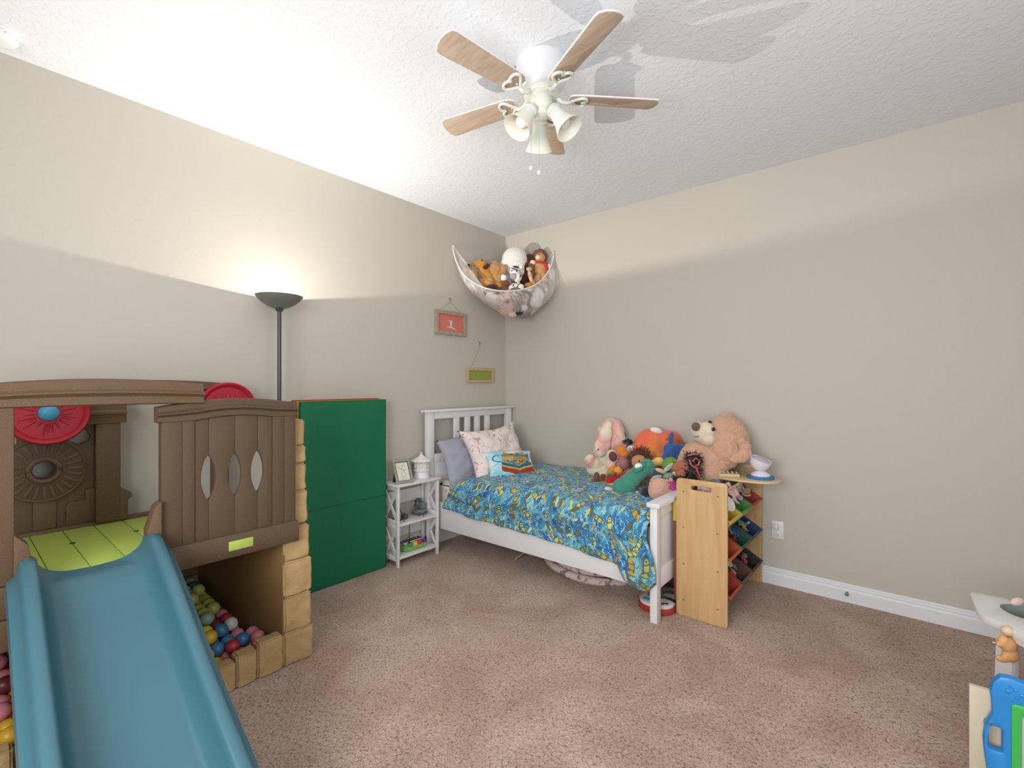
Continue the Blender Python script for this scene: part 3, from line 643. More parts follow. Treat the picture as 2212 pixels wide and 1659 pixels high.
# comforter: fish print drawn with nodes
def fish_mat():
    m = mat('fish_print_cotton', '#2f6fae', .85, .1, sheen=.2); nt = m.node_tree; b = nt.nodes['Principled BSDF']; L = nt.links.new; N = nt.nodes.new
    uv = N('ShaderNodeUVMap'); uv.uv_map = 'UVMap'
    def math_(op, a, b_=None, c_=None):
        n = N('ShaderNodeMath'); n.operation = op
        for i, v in enumerate((a, b_, c_)):
            if v is None: continue
            if isinstance(v, (int, float)): n.inputs[i].default_value = v
            else: L(v, n.inputs[i])
        return n.outputs[0]
    def noise_(scale, det, dist=0, st=(1, 1, 1)):
        mp = N('ShaderNodeMapping'); mp.inputs['Scale'].default_value = st; L(uv.outputs[0], mp.inputs[0])
        n = N('ShaderNodeTexNoise'); n.inputs['Scale'].default_value = scale; n.inputs['Detail'].default_value = det; n.inputs['Distortion'].default_value = dist
        L(mp.outputs[0], n.inputs['Vector']); return n.outputs['Fac']
    def ramp(f, st):
        r = N('ShaderNodeValToRGB'); e = r.color_ramp.elements
        while len(e) < len(st): e.new(.5)
        for k, (p, c) in enumerate(st): e[k].position = p; e[k].color = srgb(c) if isinstance(c, str) else c
        L(f, r.inputs[0]); return r.outputs[0]
    def mix(f, a, c):
        x = N('ShaderNodeMix'); x.data_type = 'RGBA'; L(f, x.inputs[0])
        L(a, x.inputs[6])
        if isinstance(c, str): x.inputs[7].default_value = srgb(c)
        else: L(c, x.inputs[7])
        return x.outputs[2]
    col = ramp(noise_(13, 5, 1.2), [(.30, '#2a5790'), (.42, '#3a75ab'), (.54, '#4a93b4'), (.66, '#7dbac2')])
    col = mix(math_('GREATER_THAN', noise_(30, 5, 1.5, (1, .6, 1)), .58), col, '#8fc4c6')
    col = mix(math_('GREATER_THAN', noise_(17, 3, 2.5, (1, .5, 1)), .66), col, '#274a78')
    col = mix(math_('GREATER_THAN', noise_(28, 3, 2.0, (1.2, .7, 1)), .68), col, '#4f7f78')
    # white bubbles
    vb = N('ShaderNodeTexVoronoi'); vb.voronoi_dimensions = '2D'; vb.inputs['Scale'].default_value = 90; L(uv.outputs[0], vb.inputs['Vector'])
    sb_ = N('ShaderNodeSeparateColor'); L(vb.outputs['Color'], sb_.inputs[0])
    col = mix(math_('MULTIPLY', math_('LESS_THAN', vb.outputs['Distance'], .2), math_('GREATER_THAN', sb_.outputs[0], .72)), col, '#cfeaf2')
    def fish(col, scale, off, a, bb, prob, pal, stripes, upright):
        mp = N('ShaderNodeMapping'); mp.inputs['Scale'].default_value = (scale, scale, 1); mp.inputs['Location'].default_value = off; L(uv.outputs[0], mp.inputs[0])
        v = N('ShaderNodeTexVoronoi'); v.voronoi_dimensions = '2D'; v.inputs['Scale'].default_value = 1; v.inputs['Randomness'].default_value = .75; L(mp.outputs[0], v.inputs['Vector'])
        sub = N('ShaderNodeVectorMath'); sub.operation = 'SUBTRACT'; L(mp.outputs[0], sub.inputs[0]); L(v.outputs['Position'], sub.inputs[1])
        sc = N('ShaderNodeSeparateColor'); L(v.outputs['Color'], sc.inputs[0])
        rot = N('ShaderNodeVectorRotate'); rot.rotation_type = 'Z_AXIS'; L(sub.outputs[0], rot.inputs['Vector'])
        L(math_('MULTIPLY_ADD', sc.outputs[0], 2.6, upright), rot.inputs['Angle'])
        sx = N('ShaderNodeSeparateXYZ'); L(rot.outputs[0], sx.inputs[0]); X, Y = sx.outputs[0], sx.outputs[1]
        q = math_('ADD', math_('POWER', math_('ABSOLUTE', math_('DIVIDE', X, a)), 2), math_('POWER', math_('ABSOLUTE', math_('DIVIDE', Y, bb)), 1.6))
        body = math_('LESS_THAN', q, 1)
        tw = math_('MULTIPLY', math_('SUBTRACT', math_('MULTIPLY', X, -1), a*.75), .85)
        tail = math_('MULTIPLY', math_('LESS_THAN', math_('ABSOLUTE', Y), tw), math_('GREATER_THAN', X, -a*1.45))
        ok = math_('LESS_THAN', sc.outputs[1], prob)
        mask = math_('MULTIPLY', math_('MAXIMUM', body, tail), ok)
        halo = math_('MULTIPLY', math_('LESS_THAN', q, 1.5), ok)
        col = mix(halo, col, '#2a5c6e') if stripes else col
        fc = ramp(sc.outputs[2], pal)
        if stripes:
            s = math_('GREATER_THAN', math_('SINE', math_('MULTIPLY', X, stripes)), .55)
            fc = mix(math_('MULTIPLY', s, .8), fc, '#5d6a3a')
            eye = math_('LESS_THAN', math_('ADD', math_('POWER', math_('ABSOLUTE', math_('SUBTRACT', X, a*.62)), 2), math_('POWER', math_('ABSOLUTE', Y), 2)), .0012)
            fc = mix(eye, fc, '#1b2530')
        return mix(mask, col, fc)
    P1 = [(.0, '#d6c763'), (.35, '#ddd07c'), (.6, '#aab565'), (.85, '#c79c48')]
    P2 = [(.0, '#d8cf70'), (.4, '#8fb06a'), (.8, '#7e6a3c')]
    col = fish(col, 9, (.3, .2, 0), .36, .12, .62, P1, 22, .4)
    col = fish(col, 13, (5.3, 1.2, 0), .34, .13, .42, P2, 17, 1.0)
    col = fish(col, 18, (2.1, 7.2, 0), .3, .13, .35, P1, 0, .2)
    # red and orange starfish
    def star(col, scale, off, r, prob, pal):
        mp = N('ShaderNodeMapping'); mp.inputs['Scale'].default_value = (scale, scale, 1); mp.inputs['Location'].default_value = off; L(uv.outputs[0], mp.inputs[0])
        v = N('ShaderNodeTexVoronoi'); v.voronoi_dimensions = '2D'; v.inputs['Scale'].default_value = 1; L(mp.outputs[0], v.inputs['Vector'])
        sub = N('ShaderNodeVectorMath'); sub.operation = 'SUBTRACT'; L(mp.outputs[0], sub.inputs[0]); L(v.outputs['Position'], sub.inputs[1])
        sx = N('ShaderNodeSeparateXYZ'); L(sub.outputs[0], sx.inputs[0])
        an = math_('ARCTAN2', sx.outputs[1], sx.outputs[0])
        rad = math_('MULTIPLY_ADD', math_('COSINE', math_('MULTIPLY', an, 5)), r*.45, r)
        sc = N('ShaderNodeSeparateColor'); L(v.outputs['Color'], sc.inputs[0])
        mask = math_('MULTIPLY', math_('LESS_THAN', v.outputs['Distance'], rad), math_('LESS_THAN', sc.outputs[1], prob))
        return mix(mask, col, ramp(sc.outputs[2], pal))
    col = star(col, 9, (9.1, 3.3, 0), .085, .22, [(.0, '#c8433a'), (.4, '#e08a52'), (.75, '#a83a63')])
    L(col, b.inputs['Base Color'])
    n = N('ShaderNodeTexNoise'); n.inputs['Scale'].default_value = 30; L(uv.outputs[0], n.inputs['Vector'])
    bp_ = N('ShaderNodeBump'); bp_.inputs['Strength'].default_value = .35; bp_.inputs['Distance'].default_value = .01
    L(n.outputs['Fac'], bp_.inputs['Height']); L(bp_.outputs[0], b.inputs['Normal'])
    return m
M_fish = fish_mat()
botT = [(.2, .392), (.47, .366), (.9, .357), (1.3, .347), (1.6, .32), (1.73, .308), (1.765, .245), (1.81, .215), (1.87, .207), (1.915, .222), (1.96, .27)]
LEN_TOP = .945
def comf(u, v):
    # u along the bed, v from the wall edge across the top, over the near edge and down
    zb = interp(botT, .22+u*1.74)
    side = .585-zb; total = LEN_TOP+side; s = v*total
    xs = .43-.17*min(1, max(0, (s-.80)/.3)) + .02*math.sin(s*9)
    xe = 1.902+(.05*min(1, max(0, (s-LEN_TOP-.10)/.15)))
    x = xs+(xe-xs)*u
    ytop = -.045
    r = .05
    if s < LEN_TOP-r: y = ytop-s; z = .572+.016*math.sin(min(1, s/.9)*PI)
    elif s < LEN_TOP+r*.57:
        a = (s-(LEN_TOP-r))/(r*1.57)*PI/2; y = ytop-(LEN_TOP-r)-r*math.sin(a)*1.0; z = .572-r*(1-math.cos(a))
    else: y = ytop-LEN_TOP; z = .572-r-(s-LEN_TOP-r*.57)
    # puff and wrinkles
    q = Vector((x*3.2, s*3.0, 0)); w = noise.noise(q*1.3)*.012+noise.noise(q*3.4+Vector((4, 1, 2)))*.007
    w += noise.noise(Vector((x*14, s*24, 3)))*.009+noise.noise(Vector((x*36, s*55, 7)))*.004
    if s > LEN_TOP:
        k = min(1, (s-LEN_TOP)/.2); fold = math.sin(x*26+1.5*math.sin(x*7))*.008*k+math.sin(x*55)*.003*k
        endk = max(0, (x-1.70)/.2); fold += math.sin(x*70+s*6)*.010*min(1, endk)*k
        y -= .018*math.sin(min(1, (s-LEN_TOP)/.12)*PI)+.012+max(0, w)+fold+.004+.02*min(1, endk)*k
        # the corner drop bellies out
        if x > 1.74: x += .0
    else:
        z += w+.010
        y -= .012*max(0, (s-.8)/.145)
    # rolled free edge at the head
    if u < .03 and s < LEN_TOP: z -= .012*(1-u/.03)
    if u > .97 and s < LEN_TOP: z -= .02*(u-.97)/.03
    return Vector((x, y, z))
cb = grid_surface(bm_new(), comf, 180, 130, uv=lambda a, b: (a*1.7, b*1.25))
com = part('comforter', cb, M_fish, None, smooth=180)
c0 = Vector((1.1, -.52, .55))
for v in com.data.vertices: v.co -= c0
com.location = c0; props(com, 'blue comforter printed with tropical fish, draped over the bed side', 'comforter')
sm = com.modifiers.new('thickness', 'SOLIDIFY'); sm.thickness = .014; sm.offset = -1
# piping along the free edge of the drop
ed = [comf(u, 1) for u in lin(0, 1, 120)]
pb = bm_new(); tube(pb, ed, .004, 6); pi_ = part('hem', pb, mat('navy_piping', '#27456e', .8), com, smooth=180)

# ------------------------------------------------------------------ pillows
def pillow_bm(w, h, t, seed, wr=.012, pinch=.10):
    bm = bmesh.new(); n = 30; uvl = bm.loops.layers.uv.new('UVMap'); sides = []
    for sgn in (1, -1):
        V = {}
        for i in range(n+1):
            for j in range(n+1):
                x, y = -1+2*i/n, -1+2*j/n
                e = ((1-x*x)*(1-y*y))
                X = x*w/2*(1-pinch*(1-y*y)*abs(x)**1.5); Y = y*h/2*(1-pinch*(1-x*x)*abs(y)**1.5)
                Z = sgn*t/2*(max(e, 0)**.42)
                ns = noise.noise(Vector((x*2.2+seed, y*2.2, seed)))+.6*noise.noise(Vector((x*5+seed, y*4, 1)))
                Z += wr*ns*(e**.3 if e > 0 else 0) if sgn > 0 else 0
                rd = noise.noise(Vector((x*1.2+seed, 9, seed)))*.012
                V[i, j] = bm.verts.new((X, Y+rd, Z))
        for i in range(n):
            for j in range(n):
                f = bm.faces.new((V[i, j], V[i+1, j], V[i+1, j+1], V[i, j+1]) if sgn > 0 else (V[i, j], V[i, j+1], V[i+1, j+1], V[i+1, j]))
                for lp in f.loops:
                    for key, vv in (((i, j), V[i, j]), ((i+1, j), V[i+1, j]), ((i+1, j+1), V[i+1, j+1]), ((i, j+1), V[i, j+1])):
                        if lp.vert is vv: lp[uvl].uv = (key[0]/n, key[1]/n)
    bmesh.ops.remove_doubles(bm, verts=bm.verts, dist=1e-5); return bm
def pillow(name, label, loc, yaw, lean, roll, w, h, t, m, seed, wr=.012, pinch=.1):
    # local: x along width, y up the pillow, z out of its face
    o = part(name, pillow_bm(w, h, t, seed, wr, pinch), m, None, smooth=180)
    o.location = loc
    M = Matrix.Rotation(yaw, 4, 'Z') @ Matrix.Rotation(PI/2-lean, 4, 'X') @ Matrix.Rotation(roll, 4, 'Z')
    o.rotation_euler = M.to_euler(); return props(o, label, 'pillow')
M_pgrey = mat('slate_grey_cotton', '#a5a7b4', .9, .1, bump=(14, .3, .02))
M_ppink = blot_mat('pink_toile_cotton', '#efe1dc', ['#c99c94', '#8a7a78', '#dba79a'], [15, 30, 24], [.6, .66, .62])
pillow('pillow', 'plain slate grey pillow propped against the headboard', (.225, -.59, .705), PI/2, math.radians(18), math.radians(4), .86, .40, .16, M_pgrey, 3, .035, .08)
pillow('pillow', 'pale pink patterned pillow with pointed corners, leaning on the grey one', (.375, -.555, .75), PI/2-.05, math.radians(24), math.radians(4), .68, .47, .16, M_ppink, 8, .025, .2)
# storybook cushion: drawn with nodes on UV
def book_mat():
    m = mat('storybook_print', '#e9ede8', .8, .15); nt = m.node_tree; b = nt.nodes['Principled BSDF']; L = nt.links.new; N = nt.nodes.new
    uv = N('ShaderNodeUVMap'); uv.uv_map = 'UVMap'; sx = N('ShaderNodeSeparateXYZ'); L(uv.outputs[0], sx.inputs[0]); U, V = sx.outputs[0], sx.outputs[1]
    def mt_(op, a, b_=None, c_=None):
        n = N('ShaderNodeMath'); n.operation = op
        for i, v in enumerate((a, b_, c_)):
            if v is None: continue
            if isinstance(v, (int, float)): n.inputs[i].default_value = v
            else: L(v, n.inputs[i])
        return n.outputs[0]
    def mix(f, a, c):
        x = N('ShaderNodeMix'); x.data_type = 'RGBA'; L(f, x.inputs[0]); L(a, x.inputs[6])
        if isinstance(c, str): x.inputs[7].default_value = srgb(c)
        else: L(c, x.inputs[7])
        return x.outputs[2]
    def nz(s, d, st=(1, 1, 1), off=0):
        mp = N('ShaderNodeMapping'); mp.inputs['Scale'].default_value = st; mp.inputs['Location'].default_value = (off, off, 0); L(uv.outputs[0], mp.inputs[0])
        n = N('ShaderNodeTexNoise'); n.inputs['Scale'].default_value = s; n.inputs['Detail'].default_value = d; n.inputs['Distortion'].default_value = .8; L(mp.outputs[0], n.inputs[0]); return n.outputs['Fac']
    r = N('ShaderNodeValToRGB'); e = r.color_ramp.elements; e[0].position = .42; e[0].color = srgb('#8fd0e2'); e[1].position = .6; e[1].color = srgb('#eceee8'); L(nz(2.6, 2), r.inputs[0])
    col = r.outputs[0]
    xc = mt_('SUBTRACT', U, .60); ax_ = mt_('ABSOLUTE', xc)
    # page top line: V shape lifting outwards
    line = mt_('MULTIPLY_ADD', mt_('POWER', ax_, .7), .38, .20)
    inb = mt_('LESS_THAN', ax_, .33)
    # scene above the book
    r3 = N('ShaderNodeValToRGB'); e = r3.color_ramp.elements; e[0].position = .36; e[0].color = srgb('#2f6f9a'); e[1].position = .66; e[1].color = srgb('#7a3f24')
    for p, c in ((.44, '#3f8aa0'), (.5, '#a98344'), (.56, '#d9b36a')): k = e.new(p); k.color = srgb(c)
    L(nz(7, 4, (1, 1.3, 1), 4), r3.inputs[0])
    scn = mt_('MULTIPLY', mt_('MULTIPLY', mt_('GREATER_THAN', V, line), mt_('LESS_THAN', V, mt_('MULTIPLY_ADD', nz(6, 2, off=2), .3, .68))), mt_('LESS_THAN', ax_, .30))
    col = mix(scn, col, r3.outputs[0])
    sea = mt_('MULTIPLY', mt_('MULTIPLY', mt_('GREATER_THAN', V, line), mt_('LESS_THAN', V, mt_('ADD', line, .12))), inb)
    col = mix(sea, col, '#2d6e88')
    red = mt_('MULTIPLY', mt_('MULTIPLY', mt_('LESS_THAN', V, mt_('SUBTRACT', line, .02)), mt_('GREATER_THAN', V, mt_('SUBTRACT', line, mt_('MULTIPLY_ADD', nz(9, 2, off=7), .10, .15)))), mt_('LESS_THAN', ax_, .35))
    col = mix(red, col, '#a4482c')
    gold = mt_('MULTIPLY', mt_('LESS_THAN', mt_('ABSOLUTE', mt_('SUBTRACT', V, line)), .025), inb)
    col = mix(gold, col, '#d9b66a')
    # brush curl at the left
    cx = mt_('SUBTRACT', U, .22); cy = mt_('SUBTRACT', V, .62)
    rad = mt_('SQRT', mt_('ADD', mt_('MULTIPLY', cx, cx), mt_('MULTIPLY', cy, cy)))
    col = mix(mt_('MULTIPLY', mt_('LESS_THAN', mt_('ABSOLUTE', mt_('SUBTRACT', rad, .12)), .014), mt_('LESS_THAN', cx, .05)), col, '#2f6fa0')
    L(col, b.inputs['Base Color']); return m
pillow('cushion', 'small cushion printed with an open red storybook, in front of the pink pillow', (.57, -.60, .668), PI/2-.42, math.radians(42), math.radians(-3), .43, .27, .10, book_mat(), 15, .010, .12)

# ------------------------------------------------------------------ nightstand
NS = thing('side_table', 'narrow white bookshelf stand with X-shaped sides beside the bed', 'shelf', (.12, -1.22, 0))
nx0, nx1, ny0, ny1 = .022, .215, -1.425, -1.04
part('top_board', box(bm_new(), .012, nx1+.012, ny0-.012, ny1+.012, .573, .588, .003), M_white, NS)
for x0, x1 in ((nx0, nx0+.024), (nx1-.024, nx1)):
    for y0, y1 in ((ny0, ny0+.018), (ny1-.018, ny1)): part('leg', box(bm_new(), x0, x1, y0, y1, 0, .573, .0015), M_white, NS)
for z in (.055, .29): part('shelf_board', box(bm_new(), nx0+.002, nx1-.002, ny0+.006, ny1-.006, z, z+.014, .001), M_white, NS)
for yc in (ny0+.009, ny1-.009):
    for z in (.04, .272, .305, .545): 
        part('side_rail', box(bm_new(), nx0+.024, nx1-.024, yc-.007, yc+.007, z, z+.026, .001), M_white, NS)
    for za, zb in ((.066, .272), (.331, .545)):
        for s in (0, 1):
            a = Vector((nx0+.022, yc, za if s else zb)); b = Vector((nx1-.022, yc, zb if s else za)); d = b-a
            Mx = Matrix.Translation((a+b)/2) @ Matrix.Rotation(-math.atan2(d.z, d.x), 4, 'Y')
            part('cross_brace', box(bm_new(), -d.length/2, d.length/2, -.005+.002*s, .005+.002*s, -.011, .011, .001, 1, Mx), M_white, NS)
part('back_board', box(bm_new(), nx0-.004, nx0, ny0+.018, ny1-.018, .15, .26, .001), M_white, NS)
part('back_board', box(bm_new(), nx0-.004, nx0, ny0+.018, ny1-.018, .40, .50, .001), M_white, NS)
# photo frame on top
pf = thing('photo_frame', 'silver frame with a pencil drawing, leaning on a black stand on the side table', 'picture frame', (.155, -1.34, .588), math.radians(62))
PFM = Matrix.Translation((.195, -1.345, .590)) @ Matrix.Rotation(math.radians(78), 4, 'Z') @ Matrix.Rotation(math.radians(90-27), 4, 'X') @ Matrix.Scale(1.1, 4) @ Matrix.Rotation(math.radians(0), 4, 'Z')
M_sil = mat('brushed_silver', '#a3a394', .4, .5, metal=.3)
fr = part('frame', plate_bm(bm_new(), rrect(-.062, .062, 0, .162, .003), [rrect(-.047, .047, .015, .147, .001)], .012, .002, PFM), M_sil, pf)
part('inner_bead', plate_bm(bm_new(), rrect(-.05, .05, .012, .15, .001), [rrect(-.043, .043, .019, .143, .001)], .007, .001, PFM), mat('dark_bead', '#56584c', .5), fr)
part('drawing', box(bm_new(), -.048, .048, .013, .149, -.003, -.001, 0, 1, PFM), mat('cream_paper', '#e6e1d2', .8), pf)
dr = bm_new()
for pts in ([(0, .122), (.012, .128), (.018, .12), (.012, .112), (.002, .114), (0, .122)], [(.004, .112), (-.004, .098), (-.018, .108), (-.03, .124)], [(-.004, .098), (-.024, .102), (-.03, .112)], [(.004, .1), (.012, .085), (.024, .09)], [(-.002, .1), (-.006, .078), (-.016, .06), (-.01, .045), (.012, .045), (.02, .06), (.008, .078), (.008, .096)], [(-.006, .045), (-.008, .03)], [(.006, .045), (.008, .03)], [(-.02, .026), (.0, .024), (.026, .028)]):
    tube(dr, [PFM @ Vector((x, y, -.0005)) for x, y in pts], .0009, 5)
part('pencil_sketch', dr, mat('graphite', '#77706c', .7), pf)
part('back_stand', plate_bm(bm_new(), [(-.02, .0), (.024, .0), (.016, .07), (-.01, .075)], (), .003, .0005, Matrix.Translation((.105, -1.365, .589)) @ Matrix.Rotation(math.radians(50), 4, 'Z') @ Matrix.Rotation(math.radians(102), 4, 'X')), M_black, pf)
# carousel jar
jr = thing('carousel_jar', 'white ceramic jar shaped like a carousel on the side table', 'jar', (.105, -1.135, .588))
JT = Matrix.Translation((.108, -1.125, .588)) @ Matrix.Scale(1.1, 4); M_cer = mat('white_glaze', '#e9e5e0', .25, .5)
part('body', lathe(bm_new(), [(0, 0), (.056, 0), (.058, .004), (.056, .01), (.053, .014), (.053, .044), (.058, .048), (.059, .053), (.054, .057), (.049, .06), (.049, .098), (.053, .102), (.054, .108), (0, .108)], 48, JT), M_cer, jr)
ld = bmesh.new(); rows = []
for r, z, wv in ((.050, .108, 0), (.062, .112, .4), (.068, .118, 1), (.064, .124, 1), (.045, .134, .5), (.026, .146, .1), (.010, .158, 0), (.006, .164, 0), (.008, .171, 0), (.003, .178, 0)):
    rows.append([ld.verts.new(((r+.0035*wv*abs(math.sin(7*a/1)))*math.cos(a), (r+.0035*wv*abs(math.sin(7*a)))*math.sin(a), z-.003*wv*abs(math.cos(7*a)))) for a in [2*PI*k/84 for k in range(84)]])
for A, B in zip(rows, rows[1:]):
    for k in range(84): ld.faces.new((A[k], A[(k+1) % 84], B[(k+1) % 84], B[k]))
ld.faces.new(rows[-1]); ld.faces.new(rows[0][::-1]); bmesh.ops.transform(ld, matrix=JT, verts=ld.verts)
part('scalloped_lid', ld, M_cer, jr, smooth=50)
hs = bm_new()
for k in range(10):
    a = 2*PI*k/10; ball(hs, JT @ Vector((.0495*math.cos(a), .0495*math.sin(a), .079)), (.006, .006, .009), 8, 6); ball(hs, JT @ Vector((.051*math.cos(a+.14), .051*math.sin(a+.14), .088)), (.004, .004, .005), 8, 6)
    rod(hs, JT @ Vector((.05*math.cos(a), .05*math.sin(a), .058)), JT @ Vector((.05*math.cos(a), .05*math.sin(a), .1)), .0012, seg=6)
part('raised_horses', hs, M_cer, jr)
# upper shelf toys
M_gt = mat('slate_toy_plastic', '#77807f', .5); M_gt2 = mat('pale_toy_plastic', '#b9b6b4', .5)
g = thing('toy_digger', 'grey blocky toy on wheels on the upper shelf of the side table', 'toy', (.10, -1.13, .304))
part('chassis', box(bm_new(), .06, .135, -1.175, -1.095, .315, .345, .006), M_gt, g)
part('cab', box(bm_new(), .07, .125, -1.13, -1.095, .345, .392, .006), M_gt, g)
ab = bm_new(); tube(ab, [(.095, -1.165, .34), (.095, -1.175, .38), (.095, -1.17, .41), (.095, -1.15, .422), (.095, -1.13, .415), (.095, -1.125, .395)], .013, 10); part('arm', ab, mat('dark_slate', '#4f5654', .5), g)
for x in (.062, .133):
    for y in (-1.165, -1.105):
        b = bm_new(); rod(b, (x-.006, y, .318), (x+.006, y, .318), .0135, seg=18); part('wheel', b, mat('dark_slate', '#4f5654', .5), g)
g = thing('toy_tower', 'pale grey upright toy with dark foot at the left of the upper shelf', 'toy', (.10, -1.34, .304))
tb = bm_new(); box(tb, .08, .12, -1.37, -1.335, .318, .455, .006); part('column', tb, M_gt2, g)
part('foot', box(bm_new(), .07, .135, -1.385, -1.325, .304, .32, .006), mat('dark_slate', '#4f5654', .5), g)
b = bm_new(); tube(b, [(.11, -1.334, .40), (.11, -1.318, .36), (.11, -1.30, .335)], .004, 8); part('lever', b, mat('dark_slate', '#4f5654', .5), g)
b = bm_new(); rod(b, (.10, -1.29, .325), (.135, -1.29, .325), .020, seg=20); part('wheel', b, mat('dark_slate', '#4f5654', .5), g)
# green musical toy on the lower shelf
gx = thing('toy_keyboard', 'lime green toy xylophone with coloured keys and metal bells, on the bottom shelf', 'toy', (.12, -1.22, .069))
M_lg = mat('spring_green_plastic', '#86b96a', .45)
t = bmesh.new(); bmesh.ops.create_cube(t, size=1)
for v in t.verts: v.co = Vector((.122+v.co.x*(.125-.02*(v.co.z < 0)), -1.225+v.co.y*(.225-.03*(v.co.z < 0)), .098+v.co.z*.058))
bmesh.ops.bevel(t, geom=t.edges[:], offset=.014, segments=4, affect='EDGES'); part('body', t, M_lg, gx)
part('cream_panel', box(bm_new(), .125, .155, -1.315, -1.13, .126, .131, .001), mat('cream_plastic', '#e3ddc8', .5), gx)
for k, c in enumerate(('#4f9a78', '#e9c63a', '#c8416c', '#6a3f78')):
    part('key', box(bm_new(), .156, .1835, -1.303+k*.043, -1.264+k*.043, .108, .135, .003), mat('key_'+c[1:], c, .4), gx)
for k in range(6):
    b = bm_new(); box(b, .07, .118, -1.318+k*.034, -1.292+k*.034, .127, .131, .001); q = part('bell_plate', b, mat('dark_bell', '#5a4a3e', .3, metal=.5), gx)
    b = bm_new(); ball(b, (.10, -1.305+k*.034, .1335), .0045, 10, 8); part('screw', b, M_chrome, q)
for ya, yb in ((-1.29, -1.365), (-1.135, -1.175)):
    b = bm_new(); tube(b, [(.170, ya, .138), (.172, ya, .25), (.172, ya, .278), (.176, yb+(ya-yb)*.4, .305), (.185, yb, .335)], .0028, 8); ball(b, (.170, ya, .1405), .008, 12, 8)
    single('toy_wand', b, M_black, 'thin bent black stick on the toy keyboard, the %s of two' % ('left one' if ya < -1.2 else 'right one'), 'stick', 'black sticks on the toy keyboard')
# ------------------------------------------------------------------ soft toys
VIEW = math.asin(.6413)   # toys are modelled facing this way, then turned
def plush_mat(name, col, col2=None, fuzz=.5, scale=160):
    return mat('plush_'+name, col, .95, .05, bump=(scale, fuzz, .004), var=(30, col2, .3) if col2 else None, sheen=.35)
def blob_mesh(blobs, vox, fuzz=0, seed=0):
    """one continuous skin over overlapping ellipsoids"""
    bm = bm_new()
    for b in blobs:
        x, y, z, rx, ry, rz = b[:6]; ang = b[6] if len(b) > 6 else 0; ang2 = b[7] if len(b) > 7 else 0
        ball(bm, (x, y, z), (rx, ry, rz), 20, 14, Matrix.Rotation(math.radians(ang), 4, 'Y') @ Matrix.Rotation(math.radians(ang2), 4, 'X'))
    me = bpy.data.meshes.new('t'); bm.to_mesh(me); bm.free()
    ob = bpy.data.objects.new('t', me); COL.objects.link(ob)
    r = ob.modifiers.new('r', 'REMESH'); r.mode = 'VOXEL'; r.voxel_size = vox; r.use_smooth_shade = True
    s = ob.modifiers.new('s', 'SMOOTH'); s.iterations = 4; s.factor = .6
    dg = bpy.context.evaluated_depsgraph_get(); dg.update()
    m2 = bpy.data.meshes.new_from_object(ob.evaluated_get(dg)); bpy.data.objects.remove(ob); bpy.data.meshes.remove(me)
    t = bmesh.new(); t.from_mesh(m2); bpy.data.meshes.remove(m2)
    if fuzz:
        t.normal_update()
        for v in t.verts:
            v.co += v.normal*fuzz*(noise.noise(v.co*55+Vector((seed, 0, 0)))+.7*noise.noise(v.co*120))
    return t
def plush(name, label, cat, loc, s, m, blobs, parts=(), group=None, vox=None, fuzz=0, rz=VIEW, body='body', tilt=None):
    """blobs in units of s metres about loc, x right, y away, z up. parts: (name, material, [blobs]) or (name, material, [blobs], dict)"""
    o = thing(name, label, cat, loc, rz, group)
    if tilt: o.rotation_euler = (Matrix.Rotation(rz, 4, 'Z') @ Matrix.Rotation(math.radians(tilt[0]), 4, 'X') @ Matrix.Rotation(math.radians(tilt[1]), 4, 'Y')).to_euler()
    sc = lambda bl: [tuple(v*s for v in b[:6])+tuple(b[6:]) for b in bl]
    b = sc(blobs); vox = vox or max(.0035, .05*max(q[3] for q in b))
    bo = part(body, blob_mesh(b, vox, fuzz, hash(name) % 50 if False else len(label)), m, o, world=False, smooth=180)
    for p in parts:
        opt = p[3] if len(p) > 3 else {}
        par = o
        if opt.get('simple'):
            bm = bm_new()
            for q in sc(p[2]): ball(bm, q[:3], q[3:6], 14, 10, Matrix.Rotation(math.radians(q[6] if len(q) > 6 else 0), 4, 'Y'))
        else: bm = blob_mesh(sc(p[2]), opt.get('vox', max(.003, .09*max(q[3] for q in sc(p[2])))), opt.get('fuzz', 0))
        part(p[0], bm, p[1], par, world=False, smooth=180, label=opt.get('label'))
    return o
def yarn(bm, c, r, n, L, seed, th=.0022, spread=None):
    rnd = random.Random(seed)
    for i in range(n):
        d = Vector((rnd.gauss(0, 1), rnd.gauss(0, 1), rnd.gauss(0, 1))).normalized()
        if spread: d = (d+Vector(spread)).normalized()
        p = Vector(c)+Vector((d.x*r[0], d.y*r[1], d.z*r[2])); k = L*rnd.uniform(.6, 1.2)
        j = Vector((rnd.gauss(0, 1), rnd.gauss(0, 1), rnd.gauss(0, 1)))*.25
        tube(bm, [p-d*k*.4, p+d*k*.5, p+(d+j)*k], [th, th, th*.6], 5)
    return bm
S = {'simple': 1}
M_eye = mat('black_bead', '#141414', .15, .6); M_wh = mat('plush_white_eye', '#efece4', .7)
M_nose = mat('brown_velvet', '#6e5648', .8, sheen=.3)

# big teddy bear
M_bear = plush_mat('bear', '#d8ae92', '#c99c80', .9, 130); M_muz = plush_mat('cream', '#ead9c2', '#e0ccb0', .5, 170)
